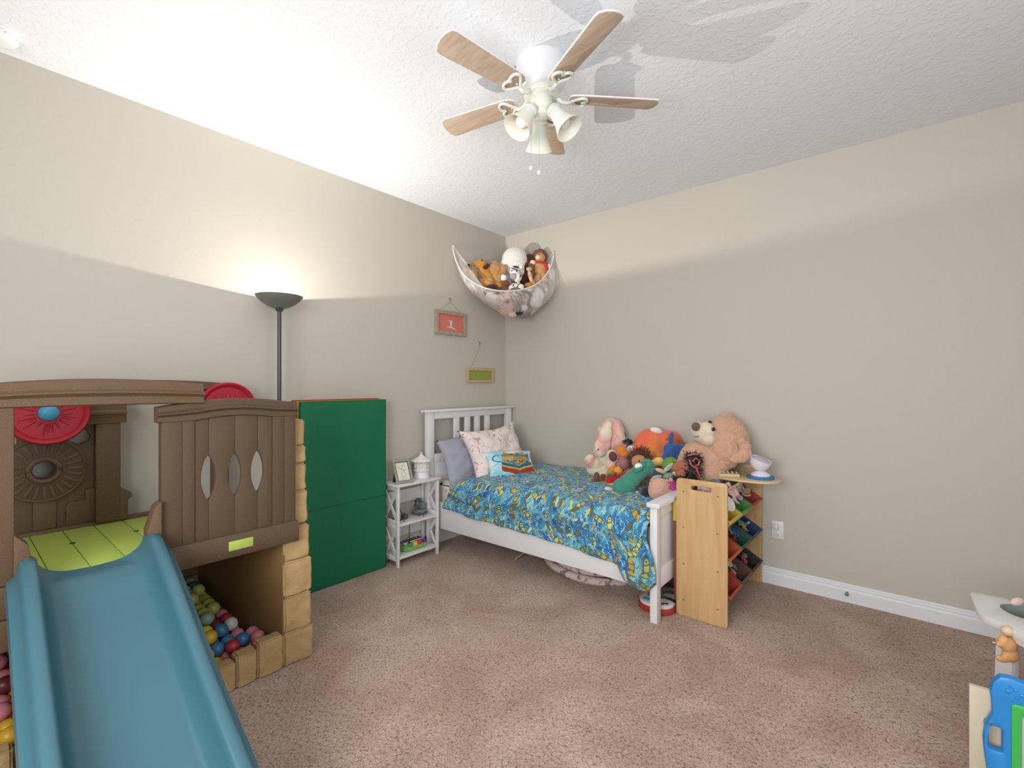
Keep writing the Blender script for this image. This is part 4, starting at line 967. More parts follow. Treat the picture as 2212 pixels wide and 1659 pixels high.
# origin projects near (1520,1061); units of 3.06 mm
U = .00306
bear = plush('teddy_bear', 'giant peach teddy bear with cream muzzle slumped against the wall by the bed foot', 'teddy bear', (1.960, -.315, .6), U, M_bear,
    [(54, 6, 111, 48, 42, 53, -10), (46, -2, 92, 38, 38, 42), (36, 0, 126, 26, 28, 26), (66, 4, 118, 32, 36, 38),
     (-4, 10, 66, 42, 30, 44, 18), (20, 2, 62, 38, 34, 36), (-30, 6, 44, 28, 26, 34), (4, -4, 20, 40, 34, 34), (-16, 8, 20, 34, 30, 28),
     (12, -28, 46, 22, 15, 18, 30), (8, -32, 36, 16, 13, 24), (10, -28, 14, 15, 13, 20)],
    [('muzzle', M_muz, [(-4, -4, 129, 18, 20, 22, -15), (8, -8, 118, 16, 22, 17), (-10, -6, 138, 12, 14, 14), (6, -10, 132, 16, 20, 20)], {'fuzz': .001}),
     ('nose', M_nose, [(-21, -22, 143, 8.5, 8, 9.5, 10)], S),
     ('eye', M_eye, [(13, -28, 138, 3.8, 3.2, 4.2)], S), ('eye', M_eye, [(12, -14, 152, 3.6, 3.2, 3.2)], S),
     ('mouth', M_nose, [(-20, -22, 122, 6, 1.2, 1, -8)], S),
     ('ear', M_bear, [(66, -36, 114, 10, 9, 10), (74, -37, 102, 13, 9, 14), (74, -38, 88, 15, 9, 14), (62, -39, 80, 15, 9, 10, 20), (50, -39, 76, 10, 8, 7, 20)], {'fuzz': .0025, 'vox': .005}),
     ('ear', M_bear, [(62, 22, 160, 17, 9, 11, 0), (74, 24, 154, 12, 9, 10, 10)], {'fuzz': .002})], fuzz=.0045, vox=.0052)

# bunny in tie-dye
def tiedye(name, cols, scale):
    m = mat('plush_'+name, cols[0], .95, .05, sheen=.35); nt = m.node_tree; b = nt.nodes['Principled BSDF']; tc = nt.nodes.new('ShaderNodeTexCoord')
    n = nt.nodes.new('ShaderNodeTexNoise'); n.inputs['Scale'].default_value = scale; n.inputs['Detail'].default_value = 2; nt.links.new(tc.outputs['Object'], n.inputs[0])
    r = nt.nodes.new('ShaderNodeValToRGB'); e = r.color_ramp.elements
    while len(e) < len(cols): e.new(.5)
    for k, c in enumerate(cols): e[k].position = .32+.38*k/(len(cols)-1); e[k].color = srgb(c)
    nt.links.new(n.outputs['Fac'], r.inputs[0]); nt.links.new(r.outputs[0], b.inputs['Base Color'])
    f = nt.nodes.new('ShaderNodeTexNoise'); f.inputs['Scale'].default_value = 150; nt.links.new(tc.outputs['Object'], f.inputs[0])
    bp = nt.nodes.new('ShaderNodeBump'); bp.inputs['Strength'].default_value = .5; bp.inputs['Distance'].default_value = .004
    nt.links.new(f.outputs['Fac'], bp.inputs['Height']); nt.links.new(bp.outputs[0], b.inputs['Normal']); return m
M_td = tiedye('pastel_dye', ['#e7ecc8', '#f0dcc4', '#e9a9a4', '#f3d8bf', '#dfe3b4'], 7)
plush('plush_rabbit', 'large pastel tie-dye lop-eared rabbit at the left end of the toy pile', 'soft toy', (1.19, -.20, .572), .00358, M_td,
    [(14, 10, 96, 30, 30, 36, 10), (20, 6, 80, 28, 30, 28), (8, 8, 44, 34, 28, 30), (-20, -2, 34, 24, 18, 17, 20), (-34, -8, 42, 12, 12, 14, 20), (24, -4, 52, 26, 20, 15, -35), (-6, 4, 20, 34, 26, 18), (30, 8, 30, 20, 20, 26)],
    [('ear', M_td, [(-10, -24, 76, 17, 9, 22, 18), (-4, -22, 96, 15, 9, 24, 12), (2, -18, 116, 10, 8, 16, 15), (-16, -22, 62, 13, 9, 12, 10)], {'fuzz': .001}),
     ('ear', M_td, [(34, -10, 78, 9, 8, 30, -12), (26, -12, 104, 10, 8, 22, -20)], {'fuzz': .001}),
     ('eye', M_eye, [(-20, -30, 68, 1.8, 1.5, 1.8)], S)], fuzz=.001, vox=.006)

# orange round plush fish
M_or = tiedye('orange_dye', ['#f0b55a', '#ec8a4e', '#e86f55', '#ea7d58', '#f2b765'], 3)
plush('plush_fish', 'big round orange and coral plush with white puffs against the wall mid-pile', 'soft toy', (1.57, -.17, .6), .00338, M_or,
    [(-2, 6, 72, 42, 30, 42, 10), (-14, 2, 62, 34, 28, 34), (22, 2, 78, 24, 26, 32), (4, 0, 48, 36, 28, 26), (40, 2, 84, 16, 16, 18, 40), (24, -14, 38, 18, 12, 16, 30)],
    [('white_puff', plush_mat('white', '#efece8'), [(-50, 0, 66, 10, 9, 12, 20)]), ('white_puff', plush_mat('white', '#efece8'), [(4, -6, 110, 14, 9, 7, 15)]),
     ('fin', M_or, [(44, -6, 96, 20, 6, 9, 40), (56, -4, 84, 12, 5, 7, 50)]), ('stitching', M_nose, [(-34, -20, 76, 1, 1, 8, 25)], S), ('stitching', M_nose, [(24, -24, 96, 9, 1, 1, -40)], S)], fuzz=.0008, vox=.006)
# blue plush
M_blp = plush_mat('blue', '#3f66a8', '#34578f')
plush('plush_elephant', 'royal blue floppy-eared plush animal between the orange plush and the bear', 'soft toy', (1.74, -.27, .7), .0032, M_blp,
    [(14, 0, 44, 22, 18, 19, 20), (-4, -6, 48, 15, 14, 18), (-8, -10, 34, 13, 12, 18, 15), (26, 0, 36, 12, 14, 14), (2, -6, 16, 12, 12, 20, -10)],
    [('ear', M_blp, [(-16, -18, 36, 9, 5, 17, 15)]), ('ear', M_blp, [(-3, -8, 74, 5, 5, 15, 8)]), ('ear', M_blp, [(8, -16, 28, 7, 5, 18, -8)]), ('tail', M_blp, [(38, 0, 58, 8, 3.5, 3.5, -35), (45, 0, 62, 3.5, 3.5, 3.5)])], fuzz=.0006)

# rag doll with striped shirt
M_skin = plush_mat('orange_felt', '#e08a3e', '#d87f36', .3); M_maroon = plush_mat('maroon', '#5f2f38'); M_strp = mat('striped_jersey', '#7a4a55', .9)
def stripes(m, c1, c2, freq, axis=2):
    nt = m.node_tree; b = nt.nodes['Principled BSDF']; tc = nt.nodes.new('ShaderNodeTexCoord'); w = nt.nodes.new('ShaderNodeTexWave')
    w.bands_direction = 'XYZ'[axis]; w.inputs['Scale'].default_value = freq; w.inputs['Distortion'].default_value = .6
    r = nt.nodes.new('ShaderNodeValToRGB'); r.color_ramp.interpolation = 'CONSTANT'; r.color_ramp.elements[0].color = srgb(c1); r.color_ramp.elements[1].position = .6; r.color_ramp.elements[1].color = srgb(c2)
    nt.links.new(tc.outputs['Object'], w.inputs[0]); nt.links.new(w.outputs['Color'], r.inputs[0]); nt.links.new(r.outputs[0], b.inputs['Base Color']); return m
stripes(M_strp, '#6f3f4c', '#d8a9a4', 34)
dl = plush('rag_doll', 'orange felt rag doll in a maroon striped shirt with tufty black hair', 'doll', (1.42, -.40, .575), .0033, M_skin,
    [(3, 2, 78, 12, 12, 13), (8, 0, 72, 12, 11, 9), (4, 2, 64, 6, 6, 8), (-22, -12, 38, 7, 7, 15, 40), (-12, -14, 30, 8, 7, 7)],
    [('shirt', M_strp, [(6, 2, 50, 16, 12, 16, 15), (-4, 0, 44, 10, 9, 12, 30)]), ('orange_cuff', plush_mat('amber', '#eda042'), [(-8, -16, 38, 10, 8, 9, 20)]), ('trousers', plush_mat('rust', '#b96a3a'), [(-2, 0, 30, 16, 12, 10, 10), (-16, -8, 24, 14, 9, 8, 25)])])
hb = yarn(bm_new(), (.055, .01, .315), (.026, .02, .014), 130, .013, 5, spread=(.2, 0, .7))
part('hair', hb, plush_mat('black', '#1e1a18'), dl, world=False)
plush('plush_mitten', 'small beige plush paw with a plum oval pad beside the rag doll', 'soft toy', (1.385, -.44, .66), .0033, plush_mat('beige', '#dcc2ad'),
    [(-2, 0, 40, 13, 10, 16, -15), (-6, 0, 24, 11, 9, 12, -20), (-4, 2, 8, 9, 8, 10)], [('paw_pad', mat('plum_velvet', '#6a3b45', .8), [(-2, -9, 42, 9, 3, 11, -15)], S)])
# doll with brown hair
bd = plush('cloth_doll', 'cloth doll with a tan face, brown hair and a red dress lying in the pile', 'doll', (1.54, -.44, .60), .0032, plush_mat('tan_cloth', '#c68d66', None, .2),
    [(13, 0, 54, 17, 14, 15, 15)],
    [('dress', plush_mat('crimson', '#b23a35'), [(-8, -2, 28, 18, 12, 12, -25), (-16, 0, 14, 16, 12, 10, -25)]), ('eye', M_eye, [(9, -13, 58, 1.6, 1, 2)], S), ('eye', M_eye, [(22, -12, 53, 1.6, 1, 2)], S), ('mouth', mat('pink_stitch', '#a5534c', .8), [(14, -14, 46, 3, 1, 1)], S),
     ('skirt', plush_mat('purple', '#6b4c69'), [(-22, -2, 4, 14, 11, 9, -30)])])
part('hair', yarn(bm_new(), (.05, .02, .20), (.06, .035, .045), 150, .03, 9, .0035, spread=(.2, .4, .5)), plush_mat('auburn', '#6d3826'), bd, world=False)
# brown shoes of a doll
plush('plush_doll', 'pale plush doll of which the brown soles and cream legs show', 'doll', (1.27, -.42, .578), .0033, plush_mat('ivory', '#e8d9c4'),
    [(14, 14, 18, 22, 16, 13, -10), (2, 8, 14, 12, 12, 10), (26, 12, 24, 16, 12, 9, -10)],
    [('shoe', plush_mat('cocoa', '#7a5a43', '#6b4e39'), [(-9, -8, 14, 7.5, 5, 15)]), ('shoe', plush_mat('cocoa', '#7a5a43', '#6b4e39'), [(4, -12, 11, 7.5, 5, 15)]),
     ('jacket', plush_mat('orange_red', '#cf6a3a'), [(30, 16, 32, 9, 7, 16, 45)]), ('braces', M_black, [(27, 8, 36, 1.5, 1.5, 10, 10), (36, 6, 34, 1.5, 1.5, 9, -20)], S)])
# red plush fruit
plush('plush_tomato', 'red plush tomato with green leaf cap and yellow rim at the pile front', 'soft toy', (1.405, -.475, .575), .00327, plush_mat('red', '#bb2a30'),
    [(0, 0, 21, 18, 16, 12, -15), (14, 2, 22, 12, 13, 12), (22, 4, 14, 10, 12, 10)],
    [('yellow_rim', plush_mat('buff', '#e7a55f'), [(-3, -5, 9, 18, 14, 8, -25), (14, -4, 12, 15, 12, 5, -30)]), ('leaf', plush_mat('leaf', '#3f8f5c'), [(-6, -4, 33, 9, 6, 2.5, -10), (-2, -8, 32, 3, 7, 3), (-12, -6, 31, 5, 4, 2), (2, -8, 35, 5, 3, 2)]),
     ])
# yellow and black doll with white shoe
plush('clown_doll', 'doll in a yellow top and black trousers with one big white-toed shoe, lying face up', 'doll', (1.50, -.56, .578), .00312, plush_mat('yellow', '#e8c268'),
    [(28, 6, 36, 15, 12, 12, -40), (40, 6, 46, 12, 12, 12), (16, 2, 27, 12, 11, 9, -30)],
    [('trousers', plush_mat('ink', '#23252b'), [(4, 0, 16, 16, 12, 12, -40), (-6, -4, 8, 14, 10, 8, -30), (18, 2, 12, 14, 12, 12)]), ('shoe', plush_mat('soft_white', '#d5d8dc'), [(-24, -12, 7, 13, 8, 6.5, 20), (-12, -8, 6, 9, 7, 5)]),
     ('belt', M_nose, [(14, -8, 30, 7, 2, 1.8, -25)], S), ('button', M_eye, [(24, -7, 37, 1.6, 1.2, 1.6)], S)])
# green plush
M_gr = plush_mat('sea_green', '#4e9580', '#458873')
plush('plush_worm', 'long sea-green tube-shaped plush toy with a cream patch lying on the comforter', 'soft toy', (1.60, -.62, .578), .00302, M_gr,
    [(-16, 0, 18, 22, 17, 20, 40), (-6, 0, 26, 21, 17, 20), (6, 0, 38, 19, 16, 19), (18, 0, 48, 17, 15, 17), (32, 2, 58, 14, 14, 15, 50), (40, 4, 66, 14, 13, 14), (46, 4, 58, 11, 11, 12)],
    [('eye', M_eye, [(22, -16, 60, 2.2, 1.8, 2.4)], S), ('eye', M_eye, [(14, -14, 62, 2.2, 1.8, 2.4)], S), ('cream_patch', M_wh, [(17, -10, 66, 9, 6, 7)], S),
     ('brow', M_gr, [(16, -14, 60, 12, 6, 5, -30), (27, -12, 72, 4, 4, 7, -30)]), ('fabric_tag', plush_mat('pale_yellow', '#d5d98e'), [(8, -19, 6, 5, 2, 4, -30), (12, -18, 12, 4, 2, 3, -20), (5, -18, 2, 4, 2, 2)])], fuzz=.0006)
# green fluffy ball
pb_ = plush('pompom', 'fluffy lime green pompom in the middle of the toy pile', 'pompom', (1.79, -.40, .715), .00307, plush_mat('lime_fluff', '#7fa845'), [(-1, 0, 18, 17, 15, 17)], fuzz=.004, vox=.0035)
part('tuft', yarn(bm_new(), (-.003, 0, .055), (.050, .045, .050), 420, .010, 3, .0012), plush_mat('lime_fluff', '#7fa845'), pb_, world=False, kind='stuff')
plush('plush_lemon', 'pale yellow plush tuft behind the green pompom', 'soft toy', (1.70, -.37, .72), .0031, plush_mat('butter', '#e9cf78'), [(-2, 0, 20, 13, 10, 10), (-10, 2, 16, 10, 9, 9)])
# fairy doll
fd = plush('fairy_doll', 'small fairy doll with grey-green dress and translucent wings right of the green plush', 'doll', (1.78, -.52, .66), .0030, plush_mat('pale_skin', '#d9aea0', None, .2),
    [(-4, 0, 30, 13, 6, 5, 20), (-12, -2, 8, 16, 6, 6, -5), (-16, -2, 4, 14, 6, 6), (12, 0, 4, 10, 6, 6, 10)],
    [('dress', plush_mat('sage', '#8fa590'), [(14, 0, 18, 14, 8, 8, -10)]), ('wing', mat('wing_gauze', '#cfd5dc', .4, alpha=.75), [(12, -4, 38, 14, 1.5, 5, -40)], S), ('wing', mat('blue_gauze', '#9fc3cf', .4, alpha=.85), [(-14, -6, 17, 12, 2, 5, -12)], S), ('collar', plush_mat('ivory', '#e8d9c4'), [(28, 2, 22, 8, 7, 7)])])
# magenta pompom flower and peach cushion ball
mg = plush('yarn_flower', 'magenta and pink yarn flower by the footboard', 'pompom', (1.862, -.62, .62), .00286, plush_mat('magenta', '#cf4f97'), [(0, 0, 16, 13, 11, 13)], vox=.004)
part('yarn_loops', yarn(bm_new(), (.0, 0, .046), (.030, .026, .030), 150, .024, 11, .0028), plush_mat('magenta', '#cf4f97'), mg, world=False, kind='stuff')
part('pink_petals', blob_mesh([(-.015, -.004, .088, .012, .01, .018), (.012, 0, .092, .014, .01, .02), (-.032, 0, .074, .012, .01, .014)], .004), plush_mat('rose', '#e7a3a4'), mg, world=False, smooth=180)
plush('plush_ball', 'woolly pale pink rounded plush beside the footboard cap', 'soft toy', (1.81, -.67, .578), .00285, plush_mat('blush', '#ddae9d', '#cf9d8b', 1, 120),
    [(4, 0, 28, 24, 19, 26, 15), (14, 0, 18, 22, 18, 20)], fuzz=.003, vox=.0045)
plush('dark_beanie', 'dark charcoal knitted lump between the green plush and the pink one', 'soft toy', (1.735, -.65, .578), .00292, plush_mat('charcoal', '#3b3b38', '#2c2c2a'), [(-2, 0, 14, 13, 14, 16), (8, 2, 10, 14, 12, 11)])
plush('plush_pig', 'salmon pink little plush limbs above the pink woolly ball', 'soft toy', (1.83, -.58, .66), .00287, plush_mat('salmon', '#d88f8d'), [(-22, 0, 14, 15, 7, 7, 5), (-8, 0, 11, 12, 7, 6, -5), (6, 0, 8, 10, 6, 6)])
# doll with black yarn hair
bh = plush('yarn_hair_doll', 'brown cloth doll with wild black yarn hair and pink ribbons, next to the toy rack', 'doll', (1.92, -.50, .66), .00291, plush_mat('brown_cloth', '#a96a52', None, .2),
    [(-6, 2, 46, 15, 12, 14), (-20, 0, 42, 10, 8, 9, 20), (-10, 0, 30, 12, 10, 12)],
    [('eye', M_eye, [(-4, -10, 49, 1.6, 1, 1.6)], S), ('mouth', M_red, [(-11, -10, 43, 2.5, 1, 1)], S)])
hb = bm_new(); yarn(hb, (.045, .0, .165), (.035, .025, .030), 170, .034, 21, .0026, spread=(.1, 0, .5)); yarn(hb, (.0, .0, .05), (.055, .03, .022), 260, .026, 23, .0026, spread=(0, -.2, .1)); yarn(hb, (.04, .0, .10), (.04, .03, .04), 160, .03, 29, .0026)
part('yarn_hair', hb, plush_mat('black', '#1e1a18'), bh, world=False, kind='stuff')
rb = bm_new()
for pts in ([(.0, .205), (.03, .214), (.065, .212)], [(.03, .17), (.05, .19), (.075, .175)], [(.01, .18), (.02, .15), (.045, .13), (.065, .125)], [(.045, .14), (.068, .15), (.07, .17)], [(.055, .125), (.065, .095), (.075, .07)]):
    P3 = [(x, -.04, z) for x, z in pts]; tube(rb, P3, [.0055]*len(P3), 6)
part('ribbon', rb, mat('pink_satin', '#cf5f6e', .4), bh, world=False)

# ------------------------------------------------------------------ corner toy hammock (net)
LH, RH, CH, BT = Vector((.004, -.70, 2.497)), Vector((.575, -.004, 2.497)), Vector((.01, -.01, 2.56)), Vector((.36, -.26, 1.900))
def front_rim(t):   # bulging sag from left hook to right hook
    p = LH.lerp(RH, t); s = math.sin(PI*t)
    q = math.sin(PI*t)**.62
    return p + Vector((.135*s, -.155*s, -.415*q)) + Vector((.7673, .6413, 0))*(-.05*math.sin(2*PI*t))
def back_rim(t):    # from left hook along the walls through the corner to the right hook
    if t < .5:
        k = t*2; p = LH.lerp(Vector((.012, -.012, 2.42)), k); p.z -= .13*math.sin(PI*k)**.7; p.x = .012; return p
    k = (t-.5)*2; p = Vector((.012, -.012, 2.42)).lerp(RH, k); p.z -= .13*math.sin(PI*k)**.7; p.y = -.012; return p
hm = thing('toy_hammock', 'white mesh corner hammock full of plush animals', 'hammock', (.3, -.3, 1.905))
def net_f(rim, out):
    def f(u, v):
        p = rim(u); b = BT + Vector(((u-.5)*.17, (u-.5)*.14, 0))
        q = p.lerp(b, v); bulge = math.sin(PI*min(1, v*1.02))**.8 * math.sin(PI*u)**.6
        d = Vector((.7071, -.7071, 0)) * out * bulge
        n_ = noise.noise(Vector((u*9, v*5, out*5)))*.012*math.sin(PI*v)
        q = q + d + Vector((n_, -n_, -.10*out*bulge)) + Vector((.7673, .6413, 0))*((u-.47)*.40*math.sin(PI*v)**.9*math.sin(PI*min(1,u*1.0))**.3)
        q.x = max(q.x, .006); q.y = min(q.y, -.006)
        return q
    return f
def net_mat():
    m = mat('white_mesh_net', '#e6dfda', .8, .2); nt = m.node_tree; b = nt.nodes['Principled BSDF']; L = nt.links.new
    tr = nt.nodes.new('ShaderNodeBsdfTransparent'); mx = nt.nodes.new('ShaderNodeMixShader'); out = nt.nodes['Material Output']
    uv = nt.nodes.new('ShaderNodeUVMap'); uv.uv_map = 'UVMap'
    mp = nt.nodes.new('ShaderNodeMapping'); mp.inputs['Scale'].default_value = (34, 3, 1); L(uv.outputs[0], mp.inputs[0])
    n = nt.nodes.new('ShaderNodeTexNoise'); n.inputs['Scale'].default_value = 1.0; n.inputs['Detail'].default_value = 2; n.inputs['Distortion'].default_value = .6; L(mp.outputs[0], n.inputs[0])
    r = nt.nodes.new('ShaderNodeValToRGB'); r.color_ramp.elements[0].position = .42; r.color_ramp.elements[0].color = (.22, .22, .22, 1); r.color_ramp.elements[1].position = .72; r.color_ramp.elements[1].color = (.75, .75, .75, 1)
    L(n.outputs['Fac'], r.inputs[0]); L(r.outputs[0], mx.inputs[0]); L(tr.outputs[0], mx.inputs[1]); L(b.outputs[0], mx.inputs[2]); L(mx.outputs[0], out.inputs[0]); return m
M_net = net_mat()
part('net', grid_surface(bm_new(), net_f(front_rim, .12), 60, 26, uv=lambda a, b: (a, b)), M_net, hm, smooth=180)
part('net', grid_surface(bm_new(), net_f(back_rim, -.02), 60, 20, uv=lambda a, b: (a, b)), M_net, hm, smooth=180)
part('elastic_edge', tube(bm_new(), [front_rim(t) for t in lin(0, 1, 60)], .006, 8), mat('white_elastic', '#ece5de', .8), hm, smooth=180)
part('elastic_edge', tube(bm_new(), [back_rim(t) for t in lin(0, 1, 60)], .003, 8), mat('white_elastic', '#ece5de', .8), hm, smooth=180)
for p, q in ((LH, (0, 0, 0)), (RH, (0, 0, 0))):
    b = bm_new(); ball(b, p, .006, 10, 8); part('wall_hook', b, M_chrome, hm)
G = 'plush animals in the corner hammock'
# origin of the hammock toys: (.35,-.30,z); 4.05 mm per unit; base point projects to x=1109.5
def HT(name, label, px, py, dy, m, blobs, parts=(), **k):
    # real position: across, up and deep inside the hammock
    s = .00405; s2 = .0046; r = Vector((.7673, .6413, 0)); f = Vector((-.6413, .7673, 0))
    loc = Vector((.35, -.30, 2.1)) + r*(px*s) + f*dy + Vector((0, 0, py*s))
    return plush(name, label, 'soft toy', loc, s2, m, blobs, parts, G, **k)
M_gold = plush_mat('golden', '#c58b42', '#b67b35'); M_crl = plush_mat('curly_tan', '#bf9261', '#a97c4c', 1, 90); M_dkb = plush_mat('dark_brown', '#4a2c1f'); M_mid = plush_mat('mid_brown', '#7c5238')
M_fw = plush_mat('fluffy_white', '#eae6e2'); M_grey = plush_mat('grey', '#8a867c', '#77736a'); M_pk = plush_mat('pink', '#dcb8ab'); stripes(M_pk, '#dfbcae', '#b58a7c', 24, 0)
M_ol = plush_mat('olive_grey', '#7d7c66', '#6b6a56')
HT('plush_bear', 'golden teddy with dark paws lying at the left end of the corner hammock', -70, 44, .02, M_gold,
   [(0, 0, 18, 11, 9, 10), (7, 0, 4, 11, 9, 12, -25), (14, -2, -8, 10, 8, 9, -25), (-14, -4, -2, 8, 6, 11, -20), (16, -8, -16, 10, 7, 9)],
   [('ear', M_gold, [(-11, 0, 20, 5, 3, 6)]), ('ear', M_dkb, [(10, 0, 15, 5, 3, 6, -20)]), ('paw', M_dkb, [(8, -6, 10, 5, 4, 6)]), ('foot_pad', plush_mat('tan_pad', '#c79a63'), [(-15, -8, -3, 6, 3, 9, -20)]), ('foot_pad', plush_mat('tan_pad', '#c79a63'), [(15, -11, -17, 8, 5, 7, -15)]), ('nose', M_eye, [(1, -7, 24, 1.6, 1.5, 1.3)], S)])
HT('plush_dog', 'curly tan poodle-like plush in the corner hammock, beside the golden teddy', -38, 36, .04, M_crl,
   [(0, 0, 14, 16, 12, 16), (2, -2, -4, 15, 11, 16), (14, -4, 14, 7, 6, 12, 20)], [('ear', M_mid, [(-6, 4, 26, 14, 4, 5, -15)]), ('paw', M_gold, [(8, -8, -16, 9, 6, 6, -15)]), ('white_paw', M_fw, [(14, -8, -2, 7, 5, 7, -30)])], fuzz=.004)
HT('plush_paw', 'dark golden little plush ear poking out at the far left of the corner hammock', -97, 50, .01, M_gold, [(0, 0, 6, 5, 4, 8, 20), (4, 0, -4, 5, 4, 7)], [('inner_ear', M_dkb, [(-1, -3, 7, 3.5, 2, 6, 20)])])
HT('plush_beaver', 'dark brown furry plush under the golden teddy in the corner hammock', -48, 6, -.01, M_dkb, [(0, 0, 0, 16, 12, 12, -15), (10, 0, -4, 14, 12, 9)], fuzz=.003)
HT('plush_sheep', 'large fluffy white plush, the tallest in the corner hammock', -4, 56, .08, M_fw,
   [(6, 0, 20, 25, 20, 24), (12, -2, 2, 18, 16, 22), (-12, 0, 6, 12, 10, 14)], (), fuzz=.0025)
HT('plush_zebra', 'white and black zebra plush in front of the fluffy white one in the hammock', 2, 26, -.03, plush_mat('zebra_white', '#e4e0da'),
   [(0, 0, 16, 10, 9, 9, 15), (6, -2, 6, 8, 8, 9), (4, 0, -12, 11, 9, 10), (-4, -4, -16, 8, 7, 8)],
   [('muzzle', plush_mat('muzzle_grey', '#a8a6a4'), [(-2, -7, 7, 7, 5, 6, 15)]), ('ear', M_fw, [(12, 0, 26, 3.5, 2.5, 4.5)]), ('mane', M_black, [(2, -2, 26, 6, 2, 2, 10)]), ('eye', M_eye, [(4, -9, 16, 1.3, 1, 1.3)], S), ('eye', M_eye, [(-5, -8, 17, 1.2, 1, 1.3)], S),
    ('stripe', M_black, [(0, -9, 20, 8, 1.2, 1, 20)], S), ('stripe', M_black, [(10, -8, 6, 1.2, 1.2, 5, 30)], S), ('stripe', M_black, [(-3, -9, -12, 1, 1.2, 5, 15)], S), ('stripe', M_black, [(0, -8, -5, 6, 1.2, 1, 10)], S), ('hoof', M_fw, [(12, -10, -14, 6, 4, 6)]), ('hoof_ring', M_black, [(12, -8, -14, 8, 4, 7.5)])])
HT('plush_puppy', 'dark brown floppy plush between the white fluffy one and the lion', 28, 34, .06, M_dkb,
   [(0, 0, 20, 13, 10, 13), (2, 0, 4, 12, 10, 12), (-8, -4, -6, 8, 7, 9), (6, 2, 38, 12, 5, 12, -35)], [('ear', M_mid, [(8, -6, 18, 8, 5, 12)]), ('snout', M_mid, [(8, -10, 8, 7, 6, 7)])])
HT('plush_lion', 'tan lion with shaggy mane and red scarf at the right of the corner hammock', 58, 38, .06, plush_mat('lion_tan', '#cf9c68', '#c08f5d'),
   [(0, 0, 38, 10, 9, 10), (0, 0, 16, 13, 10, 15), (-6, -6, -6, 7, 6, 13, 20), (8, -4, -2, 6, 6, 12, -10)],
   [('mane', M_mid, [(0, 5, 42, 15, 6, 15)], {'fuzz': .006, 'vox': .004}), ('scarf', plush_mat('scarlet', '#c23a30'), [(0, -2, 28, 12, 10, 3.5, 10), (12, -6, 20, 4, 3, 8, -20)]), ('paw', plush_mat('cream', '#ead9c2'), [(-14, -4, 28, 6, 5, 5)]), ('paw', plush_mat('cream', '#ead9c2'), [(17, -4, 20, 4, 4, 6)]), ('snout', plush_mat('cream', '#ead9c2'), [(-4, -7, 37, 5, 4, 5)]), ('eye', M_eye, [(-3, -8, 43, 1.3, 1, 1.3)], S)])
HT('plush_giraffe', 'small spotted giraffe plush below the lion in the corner hammock', 36, 20, -.02, plush_mat('giraffe_cream', '#e6d2b4', '#a8672f', .3),
   [(0, 0, 14, 4, 4, 14, -15), (-2, 0, 28, 6, 4, 4), (6, 0, -2, 5, 5, 8)], [('snout', plush_mat('ginger', '#bf7a3a'), [(-2, -4, -4, 9, 6, 6), (-10, -4, -5, 4, 4, 4)])])
HT('plush_kitten', 'tabby grey-brown plush paw tucked at the front right of the hammock', 32, 0, -.04, M_mid, [(0, 0, 2, 12, 8, 8, -25), (-10, -4, -4, 9, 6, 7)], [('patch', M_fw, [(2, -6, 4, 5, 3, 3, -20)]), ('toe', plush_mat('cream', '#ead9c2'), [(-16, -6, -4, 6, 4, 6)])])
HT('plush_turtle', 'olive grey plush hump at the front rim of the hammock', 4, -6, -.07, M_ol, [(4, 0, 4, 15, 9, 10, 20), (14, 0, -2, 10, 8, 7)], [('knitted_hand', plush_mat('peach_fleece', '#d9ab86'), [(-14, -2, 2, 8, 5, 7, -20), (-16, -2, -6, 6, 5, 5)])])
# toys seen through the net
HT('plush_cat', 'pink striped plush seen through the net at the lower left of the hammock', -24, -20, -.02, M_pk, [(-6, 0, 2, 17, 14, 14, -40), (6, 0, -12, 14, 12, 13)], [('paw', plush_mat('pink_plain', '#ddb5ab'), [(14, -8, -12, 7, 6, 11)]), ('paw', plush_mat('pink_plain', '#ddb5ab'), [(19, -5, -23, 9, 7, 6)])])
HT('plush_lamb', 'white plush head pressed against the net near the left rim', -50, -8, -.05, M_fw, [(0, 0, 0, 9, 7, 9), (8, 0, -4, 10, 8, 8)])
HT('plush_koala', 'grey plush at the very bottom of the corner hammock', 14, -38, -.01, M_grey, [(0, 0, 4, 18, 15, 15), (6, 0, -4, 14, 12, 11)], [('white_patch', M_fw, [(8, -13, 4, 6, 3, 6, 30)]), ('dark_patch', plush_mat('charcoal', '#3b3b38', '#2c2c2a'), [(-2, -13, -5, 7, 3, 5)])])
HT('plush_wolf', 'grey and taupe plush behind the net, centre of the hammock', 14, -16, -.03, plush_mat('taupe', '#97897a', '#85786a'), [(0, 0, 2, 20, 16, 14), (-16, -2, 2, 10, 9, 9)])
HT('plush_goose', 'white plush bulging against the net at the right of the hammock', 52, -8, .0, M_fw, [(0, 0, 4, 12, 10, 15, -10), (-4, 0, -8, 14, 10, 12)])
HT('plush_donkey', 'dusty brown plush behind the net at the right of the hammock', 38, 4, .05, plush_mat('dust', '#ab9a8c', '#978678'), [(0, 0, 0, 16, 12, 14), (16, 0, 6, 12, 10, 14)])
HT('plush_seal', 'pale grey plush face seen at the back wall rim of the hammock', -42, 62, .10, plush_mat('pale_grey', '#c4beb2'), [(0, 0, 4, 9, 6, 9), (6, 0, -2, 10, 7, 7)], [('eye', M_eye, [(-4, -6, 6, 1.3, 1, 1.3)], S)])

